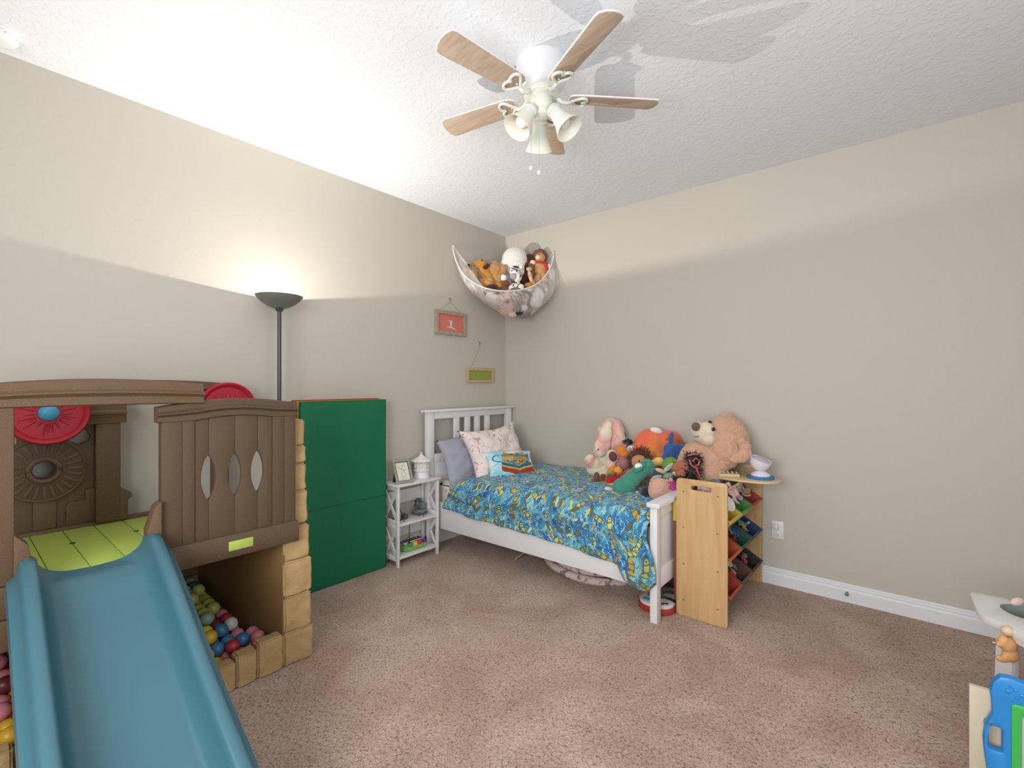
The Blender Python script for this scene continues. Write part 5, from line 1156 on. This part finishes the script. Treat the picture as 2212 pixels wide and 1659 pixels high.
HT('plush_monkey', 'mid brown plush tucked between the curly dog and the zebra in the hammock', -22, 14, .02, M_mid, [(0, 0, 4, 12, 10, 12), (4, -2, -8, 14, 10, 10)])
HT('plush_hamster', 'ginger plush back low behind the golden teddy in the hammock', -60, 26, .05, M_gold, [(0, 0, 0, 13, 10, 12), (12, 0, -10, 14, 10, 12)])
HT('plush_mole', 'charcoal plush lump deep in the right side of the hammock', 40, 18, .07, plush_mat('charcoal', '#3b3b38', '#2c2c2a'), [(0, 0, 0, 16, 12, 14)])
# ------------------------------------------------------------------ toy bin rack
rk = thing('toy_bin_rack', 'maple toy storage rack with tilted bins at the foot of the bed', 'rack', (2.12, -.42, 0))
M_map = wood('maple_veneer', '#cda877', '#c09a68', 'Z', 3, .42)
def side(y):
    return plate_bm(bm_new(), rrect(1.982, 2.256, .002, .776, .018), [rrect(2.063, 2.176, .718, .744, .0125)], .016, .001, XZ(y))
for y in (-.807, -.04):
    p = part('side_panel', side(y), M_map, rk)
    for z in (.705, .503, .298, .095):
        for x in (2.024, 2.208):
            b = bm_new(); lathe(b, [(0, 0), (.0045, 0), (.0045, .002), (.002, .003), (0, .0025)], 14, Matrix.Translation((x, y-.008, z)) @ Matrix.Rotation(PI/2, 4, 'X')); part('screw', b, mat('brass_screw', '#a58d62', .3, metal=.9), p)
M_dow = wood('dowel_wood', '#d2ae84', '#c59f74', 'Y', 5, .5)
for z in (.705, .503, .298, .095):
    for x in (2.024, 2.208):
        if z < .2 and x < 2.1: continue
        b = bm_new(); rod(b, (x, -.80, z), (x, -.047, z), .0085, seg=16); part('dowel', b, M_dow, rk)
def tbin(label, row, y0, y1, col):
    # bin hangs from the upper back dowel and the lower front dowel
    zb = (.705, .503, .298)[row]; zf = zb-.19
    a = Vector((2.012, 0, zb+.008)); c = Vector((2.262, 0, zf+.045)); d = (c-a); L = d.length; ang = math.atan2(d.z, d.x)
    o = thing('toy_bin', label, 'bin', (2.13, (y0+y1)/2, zb-.16), 0, 'plastic bins in the toy rack')
    M = Matrix.Translation((a.x, (y0+y1)/2, a.z)) @ Matrix.Rotation(-ang, 4, 'Y')
    w = (y1-y0)/2-.004; m = mat('bin_'+col[1:], col, .45, .4); t = bmesh.new()
    dep = .105
    def ring(x0, x1, hw, z): return [t.verts.new((x, y, z)) for x, y in ((x0, -hw), (x1, -hw), (x1, hw), (x0, hw))]
    R = [ring(-.004, L+.004, w+.002, -.002), ring(-.004, L+.004, w+.002, .004), ring(.010, L-.010, w-.010, .004), ring(.026, L-.026, w-.02, -dep+.004), ]
    O = [ring(.006, L-.006, w-.006, -.002), ring(.022, L-.022, w-.016, -dep)]
    def band(A, B):
        for i in range(4): t.faces.new((A[i], A[(i+1) % 4], B[(i+1) % 4], B[i]))
    band(R[0], R[1]); band(R[1], R[2]); band(R[2], R[3]); t.faces.new(R[3]); band(R[0], O[0]); band(O[0], O[1]); t.faces.new(O[1])
    bmesh.ops.recalc_face_normals(t, faces=t.faces[:]); bmesh.ops.transform(t, matrix=M, verts=t.verts)
    part('bin_body', t, m, o, smooth=20)
    return o, M, L, w
items = []
ROWS = [('top', [('yellow', '#cbb13c'), ('green', '#4f8f3f'), ('red', '#a83a2c')]), ('middle', [('orange', '#c4572f'), ('dark green', '#2f5a45'), ('navy blue', '#23406f')]), ('bottom', [('red', '#b34434'), ('brown', '#6a4a40'), ('charcoal', '#38352f')])]
def toy_shape(kind, M, p, s, m, label, rnd):
    T = M @ Matrix.Translation(p) @ Euler((rnd.uniform(-.5, .5), rnd.uniform(-.5, .5), rnd.uniform(0, 6))).to_matrix().to_4x4()
    o = thing(kind, label, 'toy', (T @ Vector((0, 0, 0))), 0, 'small toys in the rack bins')
    b = bm_new()
    if kind == 'toy_car':
        box(b, -s, s, -s*.5, s*.5, -s*.1, s*.35, s*.12, 2, T); box(b, -s*.5, s*.5, -s*.42, s*.42, s*.3, s*.75, s*.15, 2, T); part('car_body', b, m, o)
        for x in (-.55, .55):
            for y in (-.5, .5): w_ = bm_new(); lathe(w_, [(0, -s*.09), (s*.25, -s*.09), (s*.25, s*.09), (0, s*.09)], 16, T @ Matrix.Translation((x*s, y*s, -s*.1)) @ Matrix.Rotation(PI/2, 4, 'X')); part('wheel', w_, M_black, o)
    elif kind == 'toy_block':
        box(b, -s*.7, s*.7, -s*.7, s*.7, -s*.35, s*.35, s*.08, 2, T); part('block', b, m, o); q = bm_new()
        for x in (-.35, .35):
            for y in (-.35, .35): lathe(q, [(s*.2, s*.34), (s*.2, s*.5), (0, s*.5)], 14, T @ Matrix.Translation((x*s, y*s, 0)))
        part('stud', q, m, o)
    elif kind == 'toy_figure':
        t = blob_mesh([(0, 0, 0, s*.35, s*.25, s*.5), (0, 0, s*.7, s*.28, s*.26, s*.3), (-s*.3, 0, s*.2, s*.35, s*.12, s*.12, 40), (s*.3, 0, s*.2, s*.35, s*.12, s*.12, -40), (-s*.16, 0, -s*.6, s*.13, s*.14, s*.45, 10), (s*.16, 0, -s*.6, s*.13, s*.14, s*.45, -10)], s*.08)
        bmesh.ops.transform(t, matrix=T, verts=t.verts); part('figure', t, m, o, smooth=180)
    elif kind == 'toy_ring':
        tube(b, [T @ Vector((s*.8*math.cos(a), s*.8*math.sin(a), 0)) for a in lin(0, 2*PI, 24)[:-1]], s*.2, 10, True); part('ring', b, m, o)
    elif kind == 'toy_bowl':
        lathe(b, [(0, 0), (s*.5, 0), (s*.9, s*.45), (s*.95, s*.5), (s*.85, s*.47), (s*.45, s*.08), (0, s*.06)], 24, T); part('bowl', b, m, o)
    elif kind == 'toy_shell':
        ball(b, (0, 0, 0), (s*.8, s*.55, s*.3), 18, 10, None); bmesh.ops.transform(b, matrix=T, verts=b.verts); part('shell', b, m, o)
        q = bm_new(); box(q, -s*.9, s*.9, -s*.08, s*.08, -s*.05, s*.32, s*.03, 1, T); part('ridge', q, m, o)
    return o
cols = {'pale pink': '#d3b3ae', 'white': '#d9d5cc', 'dark green': '#2f5138', 'lilac': '#a593b8', 'teal': '#4f8a86', 'bone': '#c8b48f', 'red': '#a8352c', 'orange': '#c9683a', 'black': '#222224', 'blue': '#2b5288', 'grey': '#7f827f', 'gold': '#b08d4a', 'smoky grey': '#6f7480'}
fill = {(0, 0): [('toy_car', 'pale pink', .045), ('toy_block', 'lilac', .03), ('toy_shell', 'pale pink', .05), ('toy_bowl', 'white', .04)], (0, 1): [('toy_bowl', 'smoky grey', .038), ('toy_car', 'pale pink', .05), ('toy_figure', 'white', .04), ('toy_block', 'lilac', .03)],
        (0, 2): [('toy_car', 'dark green', .05), ('toy_block', 'white', .03), ('toy_ring', 'red', .035), ('toy_shell', 'bone', .03)], (1, 0): [('toy_block', 'orange', .035), ('toy_ring', 'red', .03), ('toy_figure', 'white', .035)],
        (1, 1): [('toy_figure', 'orange', .045), ('toy_ring', 'grey', .035), ('toy_car', 'teal', .035), ('toy_block', 'blue', .03)], (1, 2): [('toy_figure', 'gold', .04), ('toy_shell', 'teal', .05), ('toy_ring', 'blue', .035), ('toy_figure', 'bone', .03)],
        (2, 0): [('toy_shell', 'white', .035), ('toy_figure', 'orange', .035)], (2, 1): [('toy_block', 'bone', .032), ('toy_ring', 'black', .035), ('toy_figure', 'white', .035), ('toy_shell', 'grey', .03)], (2, 2): [('toy_figure', 'bone', .04), ('toy_figure', 'black', .04), ('toy_ring', 'white', .025), ('toy_car', 'grey', .03), ('toy_shell', 'bone', .03), ('toy_block', 'gold', .025)]}
rnd = random.Random(11)
wher = ['nearest the camera', 'middle', 'nearest the wall']
for r, (rn, cs) in enumerate(ROWS):
    for k, (cn, cc) in enumerate(cs):
        y0 = -.785+k*.245; o, M, L, w = tbin('%s plastic bin in the %s row of the toy rack, %s' % (cn, rn, ('nearest the front panel', 'in the middle', 'by the wall')[k]), r, y0, y0+.24, cc)
        for q, (kd, c_, s_) in enumerate(fill[(r, k)]):
            n_ = len(fill[(r, k)]); px = L*(.28+.48*((q*.618) % 1)); py = w*(-.6+1.2*((q+.5)/n_)); pz = -.025 if s_ > .04 else -.04
            s_ *= 1.25; pz += .02 + (.03 if r == 0 else 0)
            m_ = mat('toy_'+c_.replace(' ', '_'), cols[c_], .45, .4)
            nm = {'toy_car': 'toy car', 'toy_block': 'studded toy block', 'toy_figure': 'toy figure', 'toy_ring': 'toy ring', 'toy_bowl': 'toy bowl', 'toy_shell': 'ridged rounded toy'}[kd]
            toy_shape(kd, M, Vector((px, py, pz)), s_, m_, '%s %s in the %s bin of the %s row' % (c_, nm, cn, rn), rnd)
xr = random.Random(5); seen = set(o.get('label') for o in bpy.data.objects)
pools = {0: ['pale pink', 'white', 'lilac', 'dark green', 'smoky grey', 'bone'], 1: ['teal', 'blue', 'orange', 'grey', 'gold', 'bone', 'red'], 2: ['black', 'bone', 'white', 'grey', 'gold', 'red']}
NM = {'toy_car': 'toy car', 'toy_block': 'studded toy block', 'toy_figure': 'toy figure', 'toy_ring': 'toy ring', 'toy_bowl': 'toy bowl', 'toy_shell': 'ridged rounded toy'}
for r, (rn, cs) in enumerate(ROWS):
    for k, (cn, cc) in enumerate(cs):
        y0 = -.785+k*.245; zb = (.705, .503, .298)[r]; a = Vector((2.012, 0, zb+.008)); c = Vector((2.262, 0, zb-.19+.045)); d = c-a
        M = Matrix.Translation((a.x, y0+.12, a.z)) @ Matrix.Rotation(-math.atan2(d.z, d.x), 4, 'Y'); n = 0; tries = 0
        while n < 7 and tries < 80:
            tries += 1; c_ = xr.choice(pools[r]); kd = xr.choice(list(NM)); lb = '%s %s in the %s bin of the %s row' % (c_, NM[kd], cn, rn)
            if lb in seen: continue
            seen.add(lb); px = d.length*(.22+.56*((n*.37+.1) % 1)); py = -.08+.16*((n*.618) % 1)
            toy_shape(kd, M, Vector((px, py, -.012+(.03 if r == 0 else .0))), xr.uniform(.026, .038), mat('toy_'+c_.replace(' ', '_'), cols[c_], .45, .4), lb, xr); n += 1
# oval wooden board across the rack
BM_ = Matrix.Translation((2.205, -.275, .722))
M_brd = wood('pale_birch', '#ddc69d', '#d3ba8e', 'X', 4, .4)
bd_ = bm_new(); plate_bm(bd_, ellipse(0, 0, .205, .125, 48, .8), (), .012, .002, BM_)
single('wooden_board', bd_, M_brd, 'pale oval wooden board lying across the top dowels of the toy rack', 'board')
xz = .728
xy = thing('glockenspiel', 'small wooden glockenspiel with shiny pegs on the oval board', 'toy instrument', (2.095, -.325, xz), math.radians(24))
part('frame', plate_bm(bm_new(), [(-.085, -.045), (.09, -.035), (.09, .015), (-.085, .035)], (), .018, .002, wmx(xy) @ Matrix.Translation((0, 0, .010))), M_brd, xy)
for k in range(7):
    x = -.072+k*.025; hl = .038-k*.0024
    b_ = part('tone_bar', box(bm_new(), x-.009, x+.009, -hl-.004, hl-.010, .020, .0235, .001, 1, wmx(xy)), mat('pale_brass', '#d9c78e', .3, metal=.6), xy)
    pg_ = bm_new()
    for y in (-hl+.006, hl-.02): ball(pg_, wmx(xy) @ Vector((x, y, .0265)), (.005, .005, .005), 12, 8)
    part('peg', pg_, M_chrome, b_)
bp2 = bm_new(); lathe(bp2, [(0, 0), (.075, 0), (.077, .003), (.077, .012), (.073, .016), (0, .016)], 48, Matrix.Translation((2.295, -.255, .728)))
single('blue_disc', bp2, mat('mid_blue_plastic', '#3b78b0', .45), 'round blue plastic pad under the white projector lamp', 'pad')
nl = thing('night_light', 'white bowl-topped projector night light standing on the blue pad', 'lamp', (2.295, -.255, .744))
NT = Matrix.Translation((2.295, -.255, .744)); M_nl = mat('lavender_white_plastic', '#e3dfe6', .35, .5)
part('foot', lathe(bm_new(), [(0, 0), (.054, 0), (.056, .004), (.050, .014), (.034, .024), (.024, .032), (0, .033)], 40, NT), M_nl, nl)
NB = NT @ Matrix.Translation((0, 0, .085)) @ Matrix.Rotation(math.radians(16), 4, (.767, .641, 0)) @ Matrix.Rotation(math.radians(12), 4, (-.641, .767, 0))
part('bowl', lathe(bm_new(), [(0, -.056), (.022, -.054), (.040, -.044), (.053, -.026), (.059, -.004), (.061, .018), (.0585, .018), (.054, .004), (.045, .0), (.0, .0)], 44, NB), M_nl, nl)
part('lens_dome', lathe(bm_new(), [(.054, .004), (.048, .016), (.030, .026), (.0, .03)], 36, NB), mat('clear_dome', '#dcd8e4', .1, .6, trans=.4), nl)

# ------------------------------------------------------------------ things under the bed
rg = thing('play_tunnel', 'folded pinkish-white pop-up play tunnel ring lying under the bed', 'toy tunnel', (1.25, -.50, 0))
M_tn = blot_mat('tunnel_nylon', '#d9c4bd', ['#a23c48', '#3c3a3c', '#8f7d80'], [5, 6, 9], [.6, .62, .55], .6)
for k, (cx, cy, rr, z) in enumerate(((1.26, -.44, .37, .028), (1.27, -.42, .36, .075), (1.25, -.43, .35, .12))):
    part('hoop', tube(bm_new(), [(cx+rr*math.cos(a), cy+rr*.96*math.sin(a), z+.012*math.sin(a*2+k)) for a in lin(0, 2*PI, 60)[:-1]], [.026-.004*k]*60, 10, True), M_tn, rg, smooth=180)
fb_ = blob_mesh([(0, 0, 0, .17, .10, .05), (.08, .03, -.005, .12, .08, .04)], .009)
bmesh.ops.translate(fb_, vec=(.47, -.56, .052), verts=fb_.verts)
single('crumpled_cloth', fb_, blot_mat('dark_rag', '#6b4f4a', ['#8c3d3f', '#b9a296'], [8, 10], [.58, .6]), 'crumpled reddish-brown cloth in the shadow under the bed', 'cloth', smooth=180)
fb_ = blob_mesh([(0, 0, 0, .17, .05, .05), (.1, .0, .01, .10, .05, .06)], .009); bmesh.ops.translate(fb_, vec=(.55, -.25, .062), verts=fb_.verts)
single('white_bag', fb_, mat('dull_white_cloth', '#b5aba2', .9), 'pale bundle beside the crumpled cloth under the bed', 'bundle', smooth=180)
st = bm_new(); rod(st, (.757, -.775, .009), (.80, -.60, .07), .006, .005); single('wooden_stick', st, M_dow, 'thin wooden stick poking out from beneath the bed rail', 'stick')
# ride-on board / activity toy behind the foot leg
at = thing('activity_table_top', 'white and red rounded activity toy under the foot of the bed', 'toy', (1.93, -.72, 0))
part('red_rim', plate_bm(bm_new(), rrect(1.765, 1.975, -.905, -.60, .08, 8), (), .03, .006, Matrix.Translation((0, 0, .018))), mat('toy_red', '#b0392f', .45), at)
part('white_top', plate_bm(bm_new(), rrect(1.772, 1.968, -.898, -.607, .074, 8), (), .022, .006, Matrix.Translation((0, 0, .044))), mat('toy_offwhite', '#d4d2cb', .4), at)
part('blue_inset', box(bm_new(), 1.80, 1.87, -.875, -.84, .053, .058, .002), mat('sky_blue_inset', '#6fa3cf', .4), at)
part('green_inset', plate_bm(bm_new(), rrect(1.80, 1.88, -.825, -.70, .03), (), .006, .001, Matrix.Translation((0, 0, .057))), mat('olive_inset', '#6f8f6a', .4), at)
for x, y in ((1.92, -.80), (1.92, -.71)):
    b = bm_new(); tube(b, [(x-.045, y, .057), (x-.02, y+.012, .062), (x+.02, y+.012, .062), (x+.05, y, .057)], .007, 8); part('grip_slot', b, M_black, at)
for x, y in ((1.925, -.87), (1.94, -.855)): part('button', lathe(bm_new(), [(0, 0), (.011, 0), (.010, .006), (0, .008)], 16, Matrix.Translation((x, y, .055))), M_chrome, at)
fb_ = blob_mesh([(0, 0, 0, .05, .10, .09), (0, .05, -.03, .06, .09, .06)], .008); bmesh.ops.translate(fb_, vec=(1.99, -.40, .19), verts=fb_.verts)
# red storage cushion between bed and rack
rc = bm_new(); box(rc, 1.952, 1.978, -.78, -.12, .0, .52, .008); single('red_folder', rc, mat('dull_red_board', '#8e4638', .7), 'dull red panel standing in the gap between bed and toy rack', 'panel')
yb_ = bm_new(); box(yb_, 1.953, 1.977, -.795, -.62, .521, .64, .006); single('yellow_case', yb_, mat('bin_cbb13c', '#cbb13c', .45), 'yellow plastic case wedged between footboard and toy rack', 'case')

# ------------------------------------------------------------------ lower right: white play table, board, drawing toy
tb = thing('play_table', 'white toddler play table with a cup hole at the right edge', 'table', (3.47, -1.15, 0))
M_pt = mat('white_play_plastic', '#dedcd8', .4)
TZ = .45
arc = [(3.352+.085*math.cos(math.radians(a)), -.868+.085*math.sin(math.radians(a))) for a in range(125, 380, 15)]
outl = [(3.205, -.752), (3.285, -.75), (3.302, -.76)]+arc+[(3.45, -.80), (3.46, -.75), (3.86, -.75), (3.88, -.77), (3.88, -1.45), (3.86, -1.47), (3.56, -1.47), (3.31, -1.14), (3.245, -1.045), (3.215, -1.02), (3.198, -.995), (3.188, -.79), (3.192, -.762)]
part('table_top', plate_bm(bm_new(), outl, (), .026, .003, Matrix.Translation((0, 0, TZ-.013))), M_pt, tb)
part('apron', plate_bm(bm_new(), [(3.255, -1.045), (3.27, -1.03), (3.585, -1.44), (3.57, -1.455)], (), .03, .002, Matrix.Translation((0, 0, TZ-.034))), M_pt, tb)
for k, (x, y) in enumerate(((3.262, -1.0), (3.80, -.82), (3.80, -1.40), (3.60, -1.42))):
    L_ = bm_new(); plate_bm(L_, [(-.035, 0), (-.028, .02), (-.012, .43), (.06, .43), (.045, .36), (.035, .02), (.04, 0)], (), .03, .004, Matrix.Translation((x, y, 0)) @ Matrix.Rotation(math.radians((-52, 0, 90, -52)[k]), 4, 'Z') @ XZ(0)); part('leg', L_, M_pt, tb)
part('leg_brace', plate_bm(bm_new(), [(0, .0), (.36, .0), (.36, .05), (0, .05)], (), .018, .003, Matrix.Translation((3.27, -.985, .10)) @ Matrix.Rotation(math.radians(-30), 4, 'Z') @ XZ(0)), M_pt, tb)
cup = bm_new(); lathe(cup, [(0, -.055), (.05, -.055), (.066, -.045), (.08, 0), (.083, .0), (.083, -.004), (.07, -.05), (.052, -.06), (0, -.06)], 40, Matrix.Translation((3.352, -.868, TZ-.004)))
part('cup_holder', cup, mat('sage_cup', '#8f9a92', .5), tb)
plush('toy_bird', 'teal and dark grey little toy with a pink fin lying in the table cup', 'toy', (3.37, -.87, TZ-.06), .001, plush_mat('teal', '#4f9aa8', '#3d6f7a'),
    [(0, 0, 45, 45, 40, 35), (10, 5, 70, 30, 28, 25)], [('pink_fin', mat('shell_pink', '#d8bcb4', .5), [(-52, 30, 95, 26, 12, 16, -10)]), ('dark_crest', plush_mat('slate', '#4a6065'), [(10, 10, 92, 34, 20, 12, -10), (-14, 12, 84, 16, 14, 10, -30)])])
pe = plush('toy_doll', 'small bare peach rubber doll hanging below the play table corner', 'doll', (3.262, -1.085, .315), .0019, mat('peach_rubber', '#d9a06c', .5),
    [(2, 0, 40, 15, 10, 14, -20), (6, 0, 22, 14, 10, 14), (-8, 0, 46, 9, 8, 12, 10), (18, 4, 48, 14, 7, 8, 30), (28, 6, 42, 7, 5, 6, 30), (-12, 0, 40, 10, 4, 4, 5), (-10, 0, 14, 12, 6, 6, 12)],
    [('head', mat('pale_rubber', '#ddbf9f', .5), [(0, 0, 66, 10, 9, 9)]), ('finger_tip', mat('pale_rubber', '#ddbf9f', .5), [(-24, 0, 44, 5, 2, 2, 15)])])
bb = bm_new(); box(bb, 3.143, 3.50, -1.395, -1.375, 0, .352, .003)
single('beige_board', bb, mat('beige_laminate', '#d6c9ae', .6), 'plain beige board standing upright behind the blue drawing toy', 'board')
# blue drawing board
db = thing('drawing_board', 'bright blue plastic magnetic drawing board with a green frame, lower right corner', 'toy', (3.36, -1.44, 0))
M_db = mat('bright_blue_plastic', '#2783c6', .35, .5)
half = [(3.153, 0), (3.150, .05), (3.154, .12), (3.148, .17), (3.145, .21), (3.150, .25), (3.165, .29), (3.163, .325), (3.160, .35), (3.166, .378), (3.182, .398), (3.205, .401), (3.235, .396), (3.27, .385), (3.35, .375)]
full = half+[(6.74-x, z) for x, z in reversed(half[:-1])]
full = [(x+.024, z*1.083) for x, z in full]
part('frame', plate_bm(bm_new(), full, [rrect(3.182, 3.210, .204, .274, .008), rrect(3.236, 3.545, .02, .356, .01)], .034, .009, XZ(-1.437)), M_db, db)
part('green_frame', plate_bm(bm_new(), rrect(3.228, 3.553, .018, .363, .012), [rrect(3.250, 3.53, .05, .332, .006)], .03, .005, XZ(-1.442)), mat('grass_green_plastic', '#3fae4e', .4), db)
part('screen', box(bm_new(), 3.245, 3.535, -1.44, -1.436, .045, .337, 0), mat('screen_tan', '#a98a6c', .5, var=(9, '#98785b', .3)), db)
part('screen_border', plate_bm(bm_new(), rrect(3.246, 3.534, .046, .336, .004), [rrect(3.258, 3.522, .058, .315, .004)], .003, .0005, XZ(-1.4425)), mat('lilac_grey', '#b9b6c2', .5), db)
sw = bm_new()
for cx, cz, r in ((3.222, .395, .006), (3.237, .403, .005), (3.25, .392, .006), (3.24, .382, .004), (3.227, .412, .004)): ball(sw, (cx, -1.455, cz), (r, .003, r), 10, 8)
for k in range(3): tube(sw, [(3.27+.02*k+.012*math.cos(a), -1.455, .392-.003*k+.012*math.sin(a)) for a in lin(0, 4.4, 14)], .0022, 6)
part('embossed_swirl', sw, M_db, db)
